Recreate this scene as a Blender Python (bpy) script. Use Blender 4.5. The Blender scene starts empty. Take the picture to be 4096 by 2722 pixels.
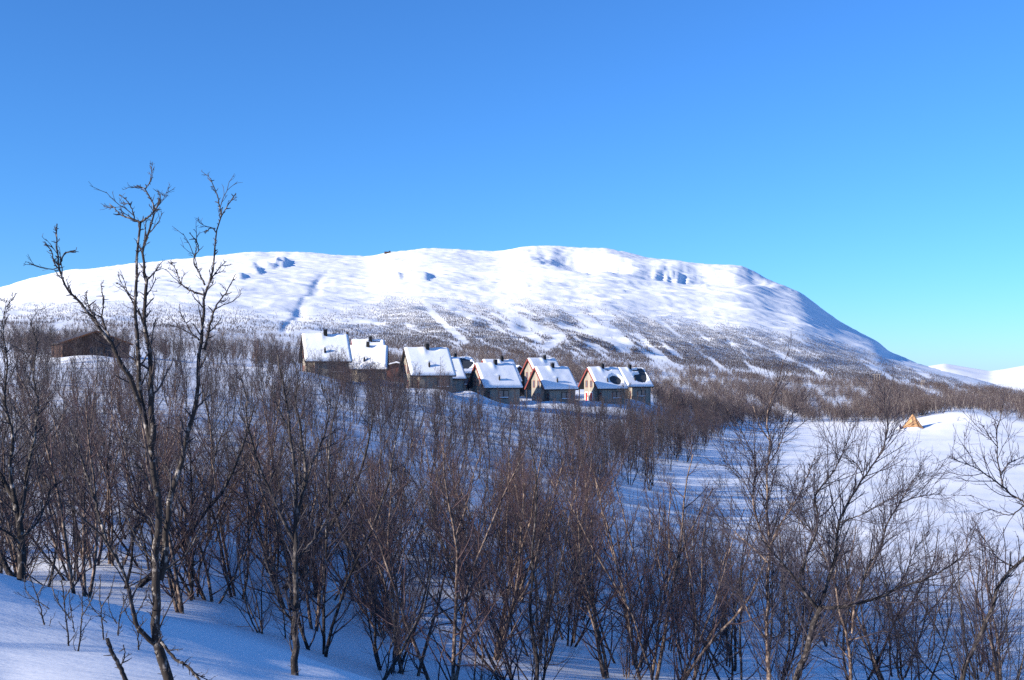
import bpy, math, random
import numpy as np
from mathutils import Vector, Matrix

# ------------------------------------------------------------------ camera, sky, sun, exposure
SC = bpy.context.scene
COL = SC.collection
FPX = 1100.0                       # focal length in pixels of a 1024 px wide picture
cam_d = bpy.data.cameras.new('camera'); cam = bpy.data.objects.new('camera', cam_d); COL.objects.link(cam)
cam_d.sensor_width = 36.0; cam_d.lens = 36.0 * FPX / 1024.0
cam_d.shift_y = 35.0 / 1024.0      # horizon a little below the middle, verticals straight
cam_d.clip_start = 0.2; cam_d.clip_end = 60000
cam.location = (0, 0, 0); cam.rotation_euler = (math.pi / 2, 0, 0)
SC.camera = cam

SUN_EL, SUN_AZ = 17.0, 29.0        # elevation; light travels to +x turned this much towards +y
world = bpy.data.worlds.new('World'); SC.world = world; world.use_nodes = True
wn = world.node_tree; bg = wn.nodes['Background']
sky = wn.nodes.new('ShaderNodeTexSky'); sky.sky_type = 'NISHITA'; sky.sun_disc = False
sky.sun_elevation = math.radians(SUN_EL); sky.sun_rotation = math.radians(-90 - SUN_AZ)
sky.altitude = 400; sky.air_density = 1.0; sky.dust_density = 0.25; sky.ozone_density = 10.0
wn.links.new(sky.outputs[0], bg.inputs[0]); bg.inputs[1].default_value = 0.120

sl = bpy.data.lights.new('sun', 'SUN'); sl.energy = 5.0; sl.angle = math.radians(0.53); sl.color = (1.0, 0.92, 0.80)
sun = bpy.data.objects.new('sun', sl); COL.objects.link(sun)
_ca, _sa, _ce, _se = (math.cos(math.radians(SUN_AZ)), math.sin(math.radians(SUN_AZ)),
                      math.cos(math.radians(SUN_EL)), math.sin(math.radians(SUN_EL)))
sun.rotation_euler = Vector((_ca * _ce, _sa * _ce, -_se)).to_track_quat('-Z', 'Y').to_euler()
sun.location = (-60, -20, 40)
vs = SC.view_settings
vs.view_transform = 'Standard'; vs.look = 'None'; vs.exposure = 0.95; vs.gamma = 1.0; vs.use_curve_mapping = False
SC.cycles.use_denoising = False
SC.cycles.sample_clamp_direct = 8; SC.cycles.sample_clamp_indirect = 3; SC.cycles.max_bounces = 6; SC.cycles.diffuse_bounces = 3; SC.cycles.transparent_max_bounces = 8

rng = np.random.default_rng(11)
random.seed(11)

# ------------------------------------------------------------------ small helpers
def tag(o, label=None, cat=None, group=None, kind=None):
    if label: o['label'] = label
    if cat: o['category'] = cat
    if group: o['group'] = group
    if kind: o['kind'] = kind
    return o

def empty(name, loc=(0, 0, 0), rz=0.0):
    o = bpy.data.objects.new(name, None); COL.objects.link(o)
    o.location = loc; o.rotation_euler = (0, 0, rz); o.empty_display_size = 0.3
    return o

def mesh_np(name, V, F, mat=None, smooth=False):
    """V (n,3), F (m,3) or (m,4) numpy arrays"""
    me = bpy.data.meshes.new(name)
    V = np.ascontiguousarray(V, dtype=np.float32); F = np.ascontiguousarray(F, dtype=np.int32)
    n, k = len(F), F.shape[1]
    me.vertices.add(len(V)); me.vertices.foreach_set('co', V.ravel())
    me.loops.add(n * k); me.loops.foreach_set('vertex_index', F.ravel())
    me.polygons.add(n); me.polygons.foreach_set('loop_start', np.arange(0, n * k, k, dtype=np.int32))
    if smooth: me.polygons.foreach_set('use_smooth', np.ones(n, dtype=bool))
    me.update(calc_edges=True); me.validate()
    if mat: me.materials.append(mat)
    return me

def obj(name, me, parent=None, link=True):
    o = bpy.data.objects.new(name, me)
    if link: COL.objects.link(o)
    if parent: o.parent = parent
    return o

class MB:
    """collects boxes / prisms / tubes into one mesh"""
    def __init__(s): s.v = []; s.f = []
    def poly(s, pts, faces):
        b = len(s.v); s.v += [tuple(p) for p in pts]; s.f += [tuple(b + i for i in f) for f in faces]; return s
    def box(s, x0, x1, y0, y1, z0, z1):
        return s.poly([(x0, y0, z0), (x1, y0, z0), (x1, y1, z0), (x0, y1, z0), (x0, y0, z1), (x1, y0, z1), (x1, y1, z1), (x0, y1, z1)],
                      [(3, 2, 1, 0), (4, 5, 6, 7), (0, 1, 5, 4), (1, 2, 6, 5), (2, 3, 7, 6), (3, 0, 4, 7)])
    def prism(s, prof, x0, x1):
        """profile in (y,z), extruded along x"""
        n = len(prof); pts = [(x0, y, z) for y, z in prof] + [(x1, y, z) for y, z in prof]
        f = [tuple(range(n - 1, -1, -1)), tuple(range(n, 2 * n))]
        for i in range(n): j = (i + 1) % n; f.append((i, j, n + j, n + i))
        return s.poly(pts, f)
    def bar(s, a, b, w, h=None):
        h = h or w; a = Vector(a); b = Vector(b); d = (b - a).normalized()
        r = Vector((0, 0, 1)) if abs(d.z) < .9 else Vector((1, 0, 0))
        u = d.cross(r).normalized() * w / 2; v = u.cross(d).normalized() * h / 2
        p = [a - u - v, a + u - v, a + u + v, a - u + v, b - u - v, b + u - v, b + u + v, b - u + v]
        return s.poly(p, [(3, 2, 1, 0), (4, 5, 6, 7), (0, 1, 5, 4), (1, 2, 6, 5), (2, 3, 7, 6), (3, 0, 4, 7)])
    def cone(s, a, b, r0, r1, k=10):
        a = Vector(a); b = Vector(b); d = (b - a).normalized(); r = Vector((0, 0, 1)) if abs(d.z) < .9 else Vector((1, 0, 0))
        u = d.cross(r).normalized(); v = u.cross(d).normalized(); pts = []
        for c, rr in ((a, r0), (b, r1)):
            for i in range(k):
                t = 2 * math.pi * i / k; pts.append(c + u * (rr * math.cos(t)) + v * (rr * math.sin(t)))
        f = [(i, (i + 1) % k, k + (i + 1) % k, k + i) for i in range(k)] + [tuple(range(k - 1, -1, -1)), tuple(range(k, 2 * k))]
        return s.poly(pts, f)
    def build(s, name, mat, parent=None, smooth=False):
        me = bpy.data.meshes.new(name); me.from_pydata(s.v, [], s.f); me.update()
        if smooth: me.polygons.foreach_set('use_smooth', [True] * len(me.polygons))
        if mat: me.materials.append(mat)
        return obj(name, me, parent)

def sstep(a, b, x):
    t = np.clip((x - a) / (b - a), 0, 1); return t * t * (3 - 2 * t)

def vnoise(x, y, seed=0):
    xi = np.floor(x).astype(np.int64); yi = np.floor(y).astype(np.int64); fx = x - xi; fy = y - yi
    def h(i, j):
        n = (i * 374761393 + j * 668265263 + seed * 974634777) & 0xffffffff
        n = ((n ^ (n >> 13)) * 1274126177) & 0xffffffff
        n = ((n ^ (n >> 16)) * 2246822519) & 0xffffffff
        return ((n ^ (n >> 15)) & 0xffffff) / float(0xffffff)
    u = fx * fx * fx * (fx * (fx * 6 - 15) + 10); v = fy * fy * fy * (fy * (fy * 6 - 15) + 10)
    a, b, c, d = h(xi, yi), h(xi + 1, yi), h(xi, yi + 1), h(xi + 1, yi + 1)
    return (a * (1 - u) + b * u) * (1 - v) + (c * (1 - u) + d * u) * v

def fbm(x, y, seed=0, oct=4, gain=.5):
    s = 0; a = 1; t = 0
    for i in range(oct):
        s = s + a * (vnoise(x, y, seed + 17 * i) * 2 - 1); t += a; a *= gain; x = x * 2.03 + 11.3; y = y * 2.03 + 5.7
    return s / t

# ------------------------------------------------------------------ materials
def mat_new(name):
    m = bpy.data.materials.new(name); m.use_nodes = True
    return m, m.node_tree, m.node_tree.nodes['Principled BSDF']

def N(nt, t, **kw):
    n = nt.nodes.new(t)
    for k, v in kw.items(): setattr(n, k, v)
    return n

def ramp(nt, fac, stops):
    r = N(nt, 'ShaderNodeValToRGB'); e = r.color_ramp.elements
    e[0].position, e[0].color = stops[0][0], (*stops[0][1], 1); e[1].position, e[1].color = stops[-1][0], (*stops[-1][1], 1)
    for p, c in stops[1:-1]:
        q = e.new(p); q.color = (*c, 1)
    nt.links.new(fac, r.inputs[0]); return r.outputs[0]

def noise_out(nt, vec, scale, detail=4, rough=.55):
    n = N(nt, 'ShaderNodeTexNoise'); n.inputs['Scale'].default_value = scale; n.inputs['Detail'].default_value = detail
    n.inputs['Roughness'].default_value = rough
    if vec is not None: nt.links.new(vec, n.inputs['Vector'])
    return n.outputs['Fac']

def mapping(nt, scale, rot=(0, 0, 0), src='Object'):
    tc = N(nt, 'ShaderNodeTexCoord'); mp = N(nt, 'ShaderNodeMapping'); mp.inputs['Scale'].default_value = scale; mp.inputs['Rotation'].default_value = rot
    nt.links.new(tc.outputs[src], mp.inputs['Vector']); return mp.outputs[0]

def bump(nt, b, height, dist, strength=1.0):
    n = N(nt, 'ShaderNodeBump'); n.inputs['Distance'].default_value = dist; n.inputs['Strength'].default_value = strength
    nt.links.new(height, n.inputs['Height']); nt.links.new(n.outputs[0], b.inputs['Normal'])

def mat_snow(name, col, scale, dist, rot=(0, 0, 0), stretch=(1, 1, 1)):
    m, nt, b = mat_new(name)
    v = mapping(nt, stretch, rot)
    n = noise_out(nt, v, scale, 6, .6)
    c = ramp(nt, n, [(.3, tuple(x * .97 for x in col)), (.7, col)])
    nt.links.new(c, b.inputs['Base Color'])
    b.inputs['Roughness'].default_value = .75; b.inputs['Specular IOR Level'].default_value = .25
    g = noise_out(nt, v, scale * 14, 3, .6); ad = N(nt, 'ShaderNodeMath', operation='MULTIPLY_ADD'); nt.links.new(g, ad.inputs[0]); ad.inputs[1].default_value = .12; nt.links.new(n, ad.inputs[2])
    bump(nt, b, ad.outputs[0], dist)
    return m

def mat_plain(name, col, rough=.7, var=.15, scale=6.0, spec=.3):
    m, nt, b = mat_new(name)
    n = noise_out(nt, mapping(nt, (1, 1, 1)), scale, 4)
    c = ramp(nt, n, [(.3, tuple(x * (1 - var) for x in col)), (.7, tuple(min(1, x * (1 + var)) for x in col))])
    nt.links.new(c, b.inputs['Base Color']); b.inputs['Roughness'].default_value = rough; b.inputs['Specular IOR Level'].default_value = spec
    return m

def mat_boards(name, col, board=.14, var=.25):
    """vertical board cladding: per-board tone, dark seams, weathering"""
    m, nt, b = mat_new(name)
    tc = N(nt, 'ShaderNodeTexCoord'); sp = N(nt, 'ShaderNodeSeparateXYZ'); nt.links.new(tc.outputs['Object'], sp.inputs[0])
    add = N(nt, 'ShaderNodeMath', operation='ADD'); nt.links.new(sp.outputs[0], add.inputs[0]); nt.links.new(sp.outputs[1], add.inputs[1])
    div = N(nt, 'ShaderNodeMath', operation='DIVIDE'); nt.links.new(add.outputs[0], div.inputs[0]); div.inputs[1].default_value = board
    fl = N(nt, 'ShaderNodeMath', operation='FLOOR'); nt.links.new(div.outputs[0], fl.inputs[0])
    wn_ = N(nt, 'ShaderNodeTexWhiteNoise', noise_dimensions='1D'); nt.links.new(fl.outputs[0], wn_.inputs['W'])
    n = noise_out(nt, mapping(nt, (3, 3, .4)), 2.2, 5)
    mx = N(nt, 'ShaderNodeMath', operation='ADD'); nt.links.new(wn_.outputs['Value'], mx.inputs[0]); nt.links.new(n, mx.inputs[1])
    hf = N(nt, 'ShaderNodeMath', operation='MULTIPLY'); nt.links.new(mx.outputs[0], hf.inputs[0]); hf.inputs[1].default_value = .5
    c = ramp(nt, hf.outputs[0], [(.2, tuple(x * (1 - var) for x in col)), (.8, tuple(min(1, x * (1 + var)) for x in col))])
    nt.links.new(c, b.inputs['Base Color']); b.inputs['Roughness'].default_value = .85; b.inputs['Specular IOR Level'].default_value = .2
    fr = N(nt, 'ShaderNodeMath', operation='FRACT'); nt.links.new(div.outputs[0], fr.inputs[0])
    ab = N(nt, 'ShaderNodeMath', operation='GREATER_THAN'); nt.links.new(fr.outputs[0], ab.inputs[0]); ab.inputs[1].default_value = .12
    bump(nt, b, ab.outputs[0], .02)
    return m

def mat_bark(name, dark, pale, lo, hi, zs=9.0):
    m, nt, b = mat_new(name)
    n = noise_out(nt, mapping(nt, (15, 15, zs)), 1.0, 5, .65)
    c = ramp(nt, n, [(lo, dark), (hi, pale)])
    nt.links.new(c, b.inputs['Base Color']); b.inputs['Roughness'].default_value = .8; b.inputs['Specular IOR Level'].default_value = .2
    bump(nt, b, n, .01)
    return m

def mat_twig(name, a, bcol):
    m, nt, b = mat_new(name)
    n = noise_out(nt, mapping(nt, (1, 1, 1)), 1.3, 3)
    c = ramp(nt, n, [(.3, a), (.7, bcol)])
    nt.links.new(c, b.inputs['Base Color']); b.inputs['Roughness'].default_value = .6; b.inputs['Specular IOR Level'].default_value = .35
    return m

M = {}
M['snow'] = mat_snow('snow', (.84, .85, .88), 2.2, .024, stretch=(.35, 1.0, 1.0), rot=(0, 0, math.radians(8)))
M['snow_far'] = mat_snow('mountain_snow', (.85, .86, .885), .018, 1.6)
M['snow_roof'] = mat_snow('roof_snow', (.85, .86, .89), 1.1, .018)
M['boards'] = mat_boards('weathered_boards', (.30, .265, .22))
M['boards_brown'] = mat_boards('brown_boards', (.085, .05, .038))
M['boards_red'] = mat_boards('red_brown_boards', (.16, .065, .05))
M['boards_dark'] = mat_boards('dark_boards', (.05, .05, .055))
M['roof'] = mat_plain('dark_roof_sheet', (.060, .066, .078), .75, .08, 2.0, .15)
M['roof_brown'] = mat_plain('brown_roof_sheet', (.06, .05, .048), .6)
M['red_trim'] = mat_plain('faded_red_trim', (.20, .042, .032), .6)
M['orange_trim'] = mat_plain('orange_brown_trim', (.22, .075, .025), .6)
M['red_door'] = mat_plain('red_door_paint', (.50, .03, .03), .5)
M['white_paint'] = mat_plain('white_paint', (.75, .74, .72), .6, .05)
M['dark_wood'] = mat_plain('dark_brown_wood', (.045, .032, .028), .8)
M['grey_wood'] = mat_plain('grey_wood', (.16, .13, .10), .8)
M['sheet'] = mat_plain('chimney_sheet', (.018, .018, .02), .7, .15, 4, .2)
M['curtain'] = mat_plain('curtain_white', (.60, .60, .62), .9)
M['canvas'] = mat_plain('tan_canvas', (.42, .235, .115), .9, .22, 1.6)
M['pole'] = mat_plain('pale_pole_wood', (.34, .28, .22), .8)
M['steel'] = mat_plain('grey_steel', (.30, .31, .33), .5)
M['coat'] = mat_plain('dark_plum_cloth', (.045, .03, .05), .9)
m, nt, b = mat_new('window_glass'); b.inputs['Base Color'].default_value = (.10, .11, .13, 1); b.inputs['Roughness'].default_value = .10; b.inputs['Specular IOR Level'].default_value = .8  # grey-blue base stands in for the reflected sky and snow
M['glass'] = m
M['bark'] = mat_bark('birch_bark', (.028, .022, .02), (.38, .34, .31), .55, .70)
M['bark_pale'] = mat_bark('pale_birch_bark', (.05, .04, .035), (.50, .45, .40), .40, .55)
M['bark_dark'] = mat_bark('dark_birch_bark', (.022, .018, .018), (.20, .17, .155), .50, .72)
M['bark_red'] = mat_bark('copper_birch_bark', (.042, .028, .026), (.34, .25, .19), .46, .66)
M['twig_red'] = mat_twig('red_brown_twigs', (.047, .028, .031), (.080, .045, .045))
M['twig_dark'] = mat_twig('dark_twigs', (.025, .021, .025), (.046, .036, .039))
M['twig_brown'] = mat_twig('brown_twigs', (.027, .022, .031), (.051, .039, .049))
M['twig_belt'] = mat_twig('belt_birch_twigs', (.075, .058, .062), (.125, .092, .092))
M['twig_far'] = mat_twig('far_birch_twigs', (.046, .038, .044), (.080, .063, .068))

# ------------------------------------------------------------------ terrain heights
# control points: column and row in the photograph (4096 x 2722) and depth in metres
CP = [(-300, 2722, 8.5), (0, 2722, 9), (600, 2722, 9.5), (1200, 2722, 11),
      (-300, 2240, 15), (0, 2300, 14.5), (450, 2440, 13.5), (900, 2580, 13), (1350, 2690, 12.5),
      (-300, 2300, 22), (0, 2350, 22), (450, 2440, 20), (900, 2520, 19),
      (0, 2150, 32), (0, 1900, 50), (0, 1700, 75), (0, 1530, 115), (0, 1460, 150), (0, 1430, 200), (0, 1400, 300),
      (-300, 1880, 50), (-300, 1500, 115), (-300, 1420, 200),
      (450, 2200, 30), (450, 1950, 48), (450, 1600, 100), (400, 1425, 195),
      (900, 2300, 30), (900, 2050, 45), (900, 1800, 70), (900, 1620, 110), (900, 1520, 160), (900, 1455, 210), (900, 1430, 320),
      (1500, 2722, 20), (1500, 2450, 32), (1500, 2150, 50), (1500, 1900, 75), (1500, 1750, 110), (1500, 1640, 150), (1500, 1550, 205), (1500, 1535, 220), (1500, 1500, 300),
      (1300, 1512, 206), (1200, 1500, 190), (1720, 1566, 212), (1980, 1602, 237), (2200, 1606, 250), (2400, 1606, 262), (2540, 1598, 278),
      (2000, 2722, 24), (2000, 2450, 36), (2000, 2150, 58), (2000, 1900, 100), (2000, 1750, 145), (2000, 1665, 190), (2000, 1575, 300),
      (2300, 1640, 235), (2300, 1720, 190), (2300, 1850, 130),
      (2600, 2722, 28), (2600, 2450, 45), (2600, 2200, 75), (2600, 1950, 125), (2600, 1800, 180), (2640, 1665, 260), (2650, 1625, 330),
      (3000, 2722, 30), (3000, 2450, 52), (3000, 2150, 95), (3000, 1900, 155), (3000, 1720, 285), (3000, 1685, 330), (3000, 1610, 450), (3000, 1545, 650), (3000, 1505, 900),
      (3600, 2722, 32), (3600, 2450, 58), (3600, 2150, 100), (3600, 1900, 165), (3620, 1718, 305), (3600, 1665, 350), (3600, 1610, 500), (3600, 1565, 700), (3600, 1535, 950),
      (4096, 2722, 33), (4096, 2450, 60), (4096, 2150, 105), (4096, 1900, 170), (4096, 1735, 290), (4000, 1690, 320), (3850, 1650, 335), (4096, 1675, 345), (4096, 1645, 420), (4096, 1605, 600), (4096, 1582, 1000),
      (4500, 2150, 110), (4500, 1740, 290), (4500, 1600, 600), (4500, 2722, 33),
      (0, 1350, 600), (0, 1260, 1000), (900, 1385, 600), (900, 1310, 1000), (1500, 1435, 600), (1500, 1370, 1000),
      (2000, 1470, 500), (2000, 1395, 1000), (2600, 1570, 480), (2600, 1510, 700), (2600, 1450, 1000), (-300, 1250, 1000), (-300, 1340, 600)]
CPD = [(0, 2, 1.7), (2000, 2, 1.7), (4096, 2, 1.7), (0, 5, 2.05), (2000, 6, 2.3), (4096, 6, 2.4), (4096, 10, 3.3), (3000, 12, 3.9),
       (2000, 12, 3.7), (3000, 18, 5.5), (2000, 17, 5.2), (4096, 20, 6.1)]
cu, ct, cr = [], [], []
for px, py, d in CP + [(px, 1500 + dr / d * 4400.0, d) for px, d, dr in CPD]:
    x = (px / 4 - 512) / FPX * d; r = math.hypot(x, d)
    cu.append(math.atan2(x, d)); cr.append(r); ct.append((1500 - py) / 4400.0 * d / r)
cu = np.array(cu) * 3.2; cv = np.log(np.array(cr)); ct = np.array(ct)
def _k(r2): return np.where(r2 > 1e-12, .5 * r2 * np.log(np.maximum(r2, 1e-12)), 0)
_n = len(cu)
_A = np.zeros((_n + 3, _n + 3)); _A[:_n, :_n] = _k((cu[:, None] - cu) ** 2 + (cv[:, None] - cv) ** 2) + np.eye(_n) * 2e-3
_A[:_n, _n] = 1; _A[:_n, _n + 1] = cu; _A[:_n, _n + 2] = cv; _A[_n:, :_n] = _A[:_n, _n:].T
_w = np.linalg.solve(_A, np.concatenate([ct, np.zeros(3)]))
def base_t(az, r):
    """tangent of elevation of the bare terrain"""
    sh = np.broadcast(az, r).shape
    u = (np.clip(np.broadcast_to(az, sh), -.52, .52) * 3.2).ravel(); v = np.log(np.clip(np.broadcast_to(r, sh), 1.9, 1010)).ravel()
    out = np.empty(len(u))
    for i in range(0, len(u), 60000):
        a, c = u[i:i + 60000, None], v[i:i + 60000, None]
        out[i:i + 60000] = _k((a - cu) ** 2 + (c - cv) ** 2) @ _w[:_n] + _w[_n] + _w[_n + 1] * a[:, 0] + _w[_n + 2] * c[:, 0]
    return out.reshape(sh)

BUMPS = []      # (x, y, radius_x, radius_y, height) snow mounds
def pt(px, py, d):
    return ((px / 4 - 512) / FPX * d, d, (1500 - py) / 4400.0 * d)
for px, d, rx, ry, h in [(1520, 210, 3.0, 2.2, 1.5), (1700, 203, 5, 2.5, .9), (1790, 204, 2.2, 2.2, .9), (2225, 242, 4.5, 2.0, .9), (2330, 251, 3.5, 3.0, .7), (2120, 240, 3, 2, .8),
                         (2400, 253, 4.5, 2.0, .45), (2520, 266, 4.0, 2.4, .9), (2580, 266, 3, 3, .8), (1880, 228, 3, 3, 1.6), (1950, 226, 3, 2, .6), (1270, 196, 6, 3, .8),
                         (1080, 190, 7, 4, .8), (390, 172, 7, 4, 1.0), (3920, 318, 14, 8, 1.4), (3700, 322, 10, 5, .8), (3620, 300, 3, 1.5, .4)]:
    x, y, _ = pt(px, 0, d); BUMPS.append((x, y, rx, ry, h))

def ground_z(x, y):
    x = np.asarray(x, float); y = np.asarray(y, float)
    r = np.maximum(np.hypot(x, y), .3); az = np.arctan2(x, y)
    t = base_t(az, r)
    z = np.where(r < 1.9, t * 1.9, t * r)
    z = z + .05 * sstep(1, 8, r) * fbm(x * .35, y * .6, 3, 3) + .30 * sstep(16, 70, r) * fbm(x * .09, y * .12, 5, 3) \
        + .8 * sstep(150, 400, r) * fbm(x * .025, y * .035, 8, 3) + 5.0 * sstep(350, 800, r) * (1 - sstep(900, 1000, r)) * fbm(x * .006, y * .012, 9, 3)
    for bx, by, rx, ry, h in BUMPS:
        z = z + h * np.exp(-((x - bx) / rx) ** 2 - ((y - by) / ry) ** 2)
    return z

SKY = [(-2400, 1420), (-1200, 1330), (-600, 1260), (-200, 1195), (0, 1160), (100, 1130), (300, 1080), (500, 1058), (800, 1030), (1000, 1008), (1150, 1012), (1250, 1015), (1400, 1022), (1470, 1024),
       (1550, 1008), (1680, 993), (1800, 994), (1900, 1005), (2000, 1007), (2080, 990), (2160, 984), (2250, 988), (2300, 994), (2420, 990), (2500, 1008), (2600, 1030), (2700, 1040),
       (2800, 1055), (2950, 1060), (3010, 1080), (3100, 1128), (3200, 1168), (3270, 1220), (3350, 1280), (3450, 1335), (3520, 1372), (3548, 1408), (3600, 1430), (3700, 1465), (3850, 1508),
       (4000, 1548), (4096, 1572), (4300, 1590), (4700, 1596), (6500, 1600)]
_sx = np.array([p[0] for p in SKY], float); _sy = np.array([p[1] for p in SKY], float)
_rx = np.array([-2400, 0, 1000, 2200, 3000, 3300, 3548, 3800, 4096, 6500], float); _rr = np.array([3600, 3900, 4300, 4600, 4300, 3900, 3500, 2900, 2300, 2000], float)
def _smooth(xs, ys, sig):
    g = np.arange(-2600, 6800, 5.0); v = np.interp(g, xs, ys); k = np.exp(-.5 * (np.arange(-3 * sig, 3 * sig + 1, 5.0) / sig) ** 2); k /= k.sum()
    p = len(k) // 2; v = np.convolve(np.pad(v, p, mode='edge'), k, 'valid')[:len(g)]; return g, v
_gx, _gy = _smooth(_sx, _sy, 22.0); _hx, _hr = _smooth(_rx, _rr, 250.0)
def seg_d(px, py, pl):
    """distance to a polyline and signed side"""
    best = np.full(px.shape, 1e9); side = np.zeros(px.shape)
    for (ax, ay), (bx, by) in zip(pl[:-1], pl[1:]):
        dx, dy = bx - ax, by - ay; t = np.clip(((px - ax) * dx + (py - ay) * dy) / (dx * dx + dy * dy), 0, 1)
        ex, ey = px - ax - t * dx, py - ay - t * dy; d = np.hypot(ex, ey); c = d < best
        side = np.where(c, np.sign(dx * ey - dy * ex), side); best = np.where(c, d, best)
    return best, side

GULLY = [(1290, 1105), (1262, 1140), (1225, 1190), (1195, 1250), (1130, 1330), (1060, 1400)]
def mtn(az, r):
    """height of the mountain; also returns the photograph column/row of the unroughened slope"""
    u = np.tan(np.clip(az, -1.2, 1.2)); px = (u * FPX + 512) * 4
    E = (1500 - np.interp(px, _gx, _gy)) / 4400.0 * np.cos(az); R = np.interp(px, _hx, _hr)
    t0 = base_t(az, np.full_like(r, 1000.0))
    E = np.maximum(E, t0 + .0004)
    s = np.clip((r - 1000) / (R - 1000), 0, 1)
    g = 1 - (1 - s) ** 1.45
    t = t0 + (E - t0) * g
    z = t * r
    back = np.maximum(r - R, 0)
    py = 1500 - t / np.cos(az) * 4400
    x, y = r * np.sin(az), r * np.cos(az)
    fade = sstep(0, .06, s) * (1 - sstep(.90, 1.0, s) * .75)
    amp = fade * np.interp(px, [0, 2000, 3300, 4100], [1.0, 1.0, .75, .15])
    # large folds and small relief
    dz = 14 * fbm(x * .0021, y * .0030, 21, 4) + np.interp(px, [0, 1300, 2200], [3.0, 3.6, 5.0]) * (1 - .45 * sstep(.45, .7, s)) * (1 - 2 * np.abs(fbm(x * .0085, y * .0105, 22, 4, .6))) + 1.8 * fbm(x * .024, y * .030, 24, 2)
    # ribs that run down and to the right on the long flank
    w = x * .80 + y * .60; q = -x * .60 + y * .80
    rib = fbm(w * .0011, q * .0095, 23, 4, .6)
    dz = dz + np.interp(px, [1500, 2300, 4096], [2, 15, 11]) * rib
    # crags: terraced knolls with steep lee sides
    for cx, cy, rx, ry, h in [(1010, 1078, 60, 26, 9), (1070, 1062, 50, 22, 10), (1125, 1056, 44, 20, 12), (955, 1112, 40, 16, 8), (1580, 1105, 50, 16, 8), (1680, 1108, 70, 16, 9)]:
        e = 1 - np.hypot((px - cx) / rx, (py - cy) / ry) + .25 * fbm(px * .03, py * .05, 31, 3)
        dz = dz + h * sstep(0, .75, e)
    gd, gs = seg_d(px + 8 * fbm(px * .02, py * .02, 33, 2), py, GULLY)
    dz = dz - 3.6 * np.exp(-(gd / np.where(gs > 0, 13, 34)) ** 2) * (.6 + .5 * fbm(px * .03, py * .03, 34, 2))
    # the bowl under the summit
    e = 1 - np.hypot((px - 2330 - (py - 1050) * 1.2) / 200, (py - 1050) / 62) + .18 * fbm(px * .012, py * .02, 35, 3)
    dz = dz - 58 * sstep(0, .85, e)
    e = 1 - np.hypot((px - 2860 - (py - 1100) * 1.0) / 330, (py - 1110) / 50) + .12 * fbm(px * .012, py * .02, 36, 3)
    dz = dz - 38 * sstep(0, .8, e)
    # rock ribs below the plateau edge
    band = np.exp(-((py - 1105 - (px - 2700) * .12) / 30) ** 2) * sstep(2560, 2650, px) * (1 - sstep(2780, 2880, px))
    dz = dz + 9 * band * fbm(px * .045, py * .03, 37, 4)
    z = z + dz * amp
    # fine roughness of the crest
    z = z + sstep(.8, 1, s) * 3.0 * fbm(px * .03, r * .004, 41, 4, .6)
    z = z - back * .22 - (back / 900.0) ** 2 * 60
    return z, px, py

# angular columns shared by the ground and the mountain
_in = np.linspace(-.50, .50, 620); _l = -.50 - np.cumsum(np.geomspace(.0025, .12, 45)); _l = _l[_l > -math.pi + .05]
AZ = np.concatenate([_l[::-1], _in, -_l]);
def fan(azs, rs):
    A, Rr = np.meshgrid(azs, rs)           # rows = rings
    return A, Rr
def grid_faces(nr, nc, wrap=False):
    i = np.arange(nr - 1)[:, None]; j = np.arange(nc - 1 if not wrap else nc)[None, :]
    a = i * nc + j; b_ = i * nc + (j + 1) % nc
    return np.stack([a, b_, b_ + nc, a + nc], -1).reshape(-1, 4)

RG = np.concatenate([[.02, .35, .7, 1.1], np.geomspace(1.6, 1000, 470)])
A, R_ = fan(AZ, RG); X, Y = R_ * np.sin(A), R_ * np.cos(A)
Z = ground_z(X, Y)
V = np.stack([X, Y, Z], -1).reshape(-1, 3); F = grid_faces(len(RG), len(AZ), wrap=True)
ground = obj('snow_ground', mesh_np('snow_ground', V, F[:, ::-1], M['snow'], True)); tag(ground, kind='structure')

_azm = AZ[(AZ > -.95) & (AZ < .95)]
RM = np.concatenate([np.linspace(1000, 2600, 110)[:-1], np.linspace(2600, 4900, 230), np.geomspace(4940, 7500, 12)])
A, R_ = fan(_azm, RM)
Zm, PXm, PYm = mtn(A, R_)
# first ring meets the ground
Zm[0] = ground_z(R_[0] * np.sin(A[0]), R_[0] * np.cos(A[0]))
V = np.stack([R_ * np.sin(A), R_ * np.cos(A), Zm], -1).reshape(-1, 3)
mountain = obj('mountain', mesh_np('mountain', V, grid_faces(len(RM), len(_azm))[:, ::-1], M['snow_far'], True)); tag(mountain, kind='structure')

# far fells beyond the valley
_azf = np.linspace(.0, .95, 420); RF = np.concatenate([np.linspace(7600, 13500, 60), np.linspace(13700, 17000, 10)])
A, R_ = fan(_azf, RF)
pxf = (np.tan(A) * FPX + 512) * 4
Ef = (1500 - np.interp(pxf, [1000, 3500, 3700, 3780, 3850, 3960, 4020, 4096, 4300, 4700, 6000], [1490, 1480, 1466, 1454, 1466, 1484, 1476, 1462, 1440, 1470, 1490])) / 4400 * np.cos(A)
s = np.clip((R_ - 7600) / 5900, 0, 1); t = -.022 + (Ef + .022) * (1 - (1 - s) ** 1.5)
Zf = t * R_ - np.maximum(R_ - 13500, 0) * .2 + 40 * np.sin(np.pi * s) * fbm(R_ * np.sin(A) * .0012, R_ * np.cos(A) * .0018, 51, 4)
V = np.stack([R_ * np.sin(A), R_ * np.cos(A), Zf], -1).reshape(-1, 3)
far = obj('far_fells', mesh_np('far_fells', V, grid_faces(len(RF), len(_azf))[:, ::-1], M['snow_far'], True)); tag(far, kind='structure')
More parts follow.
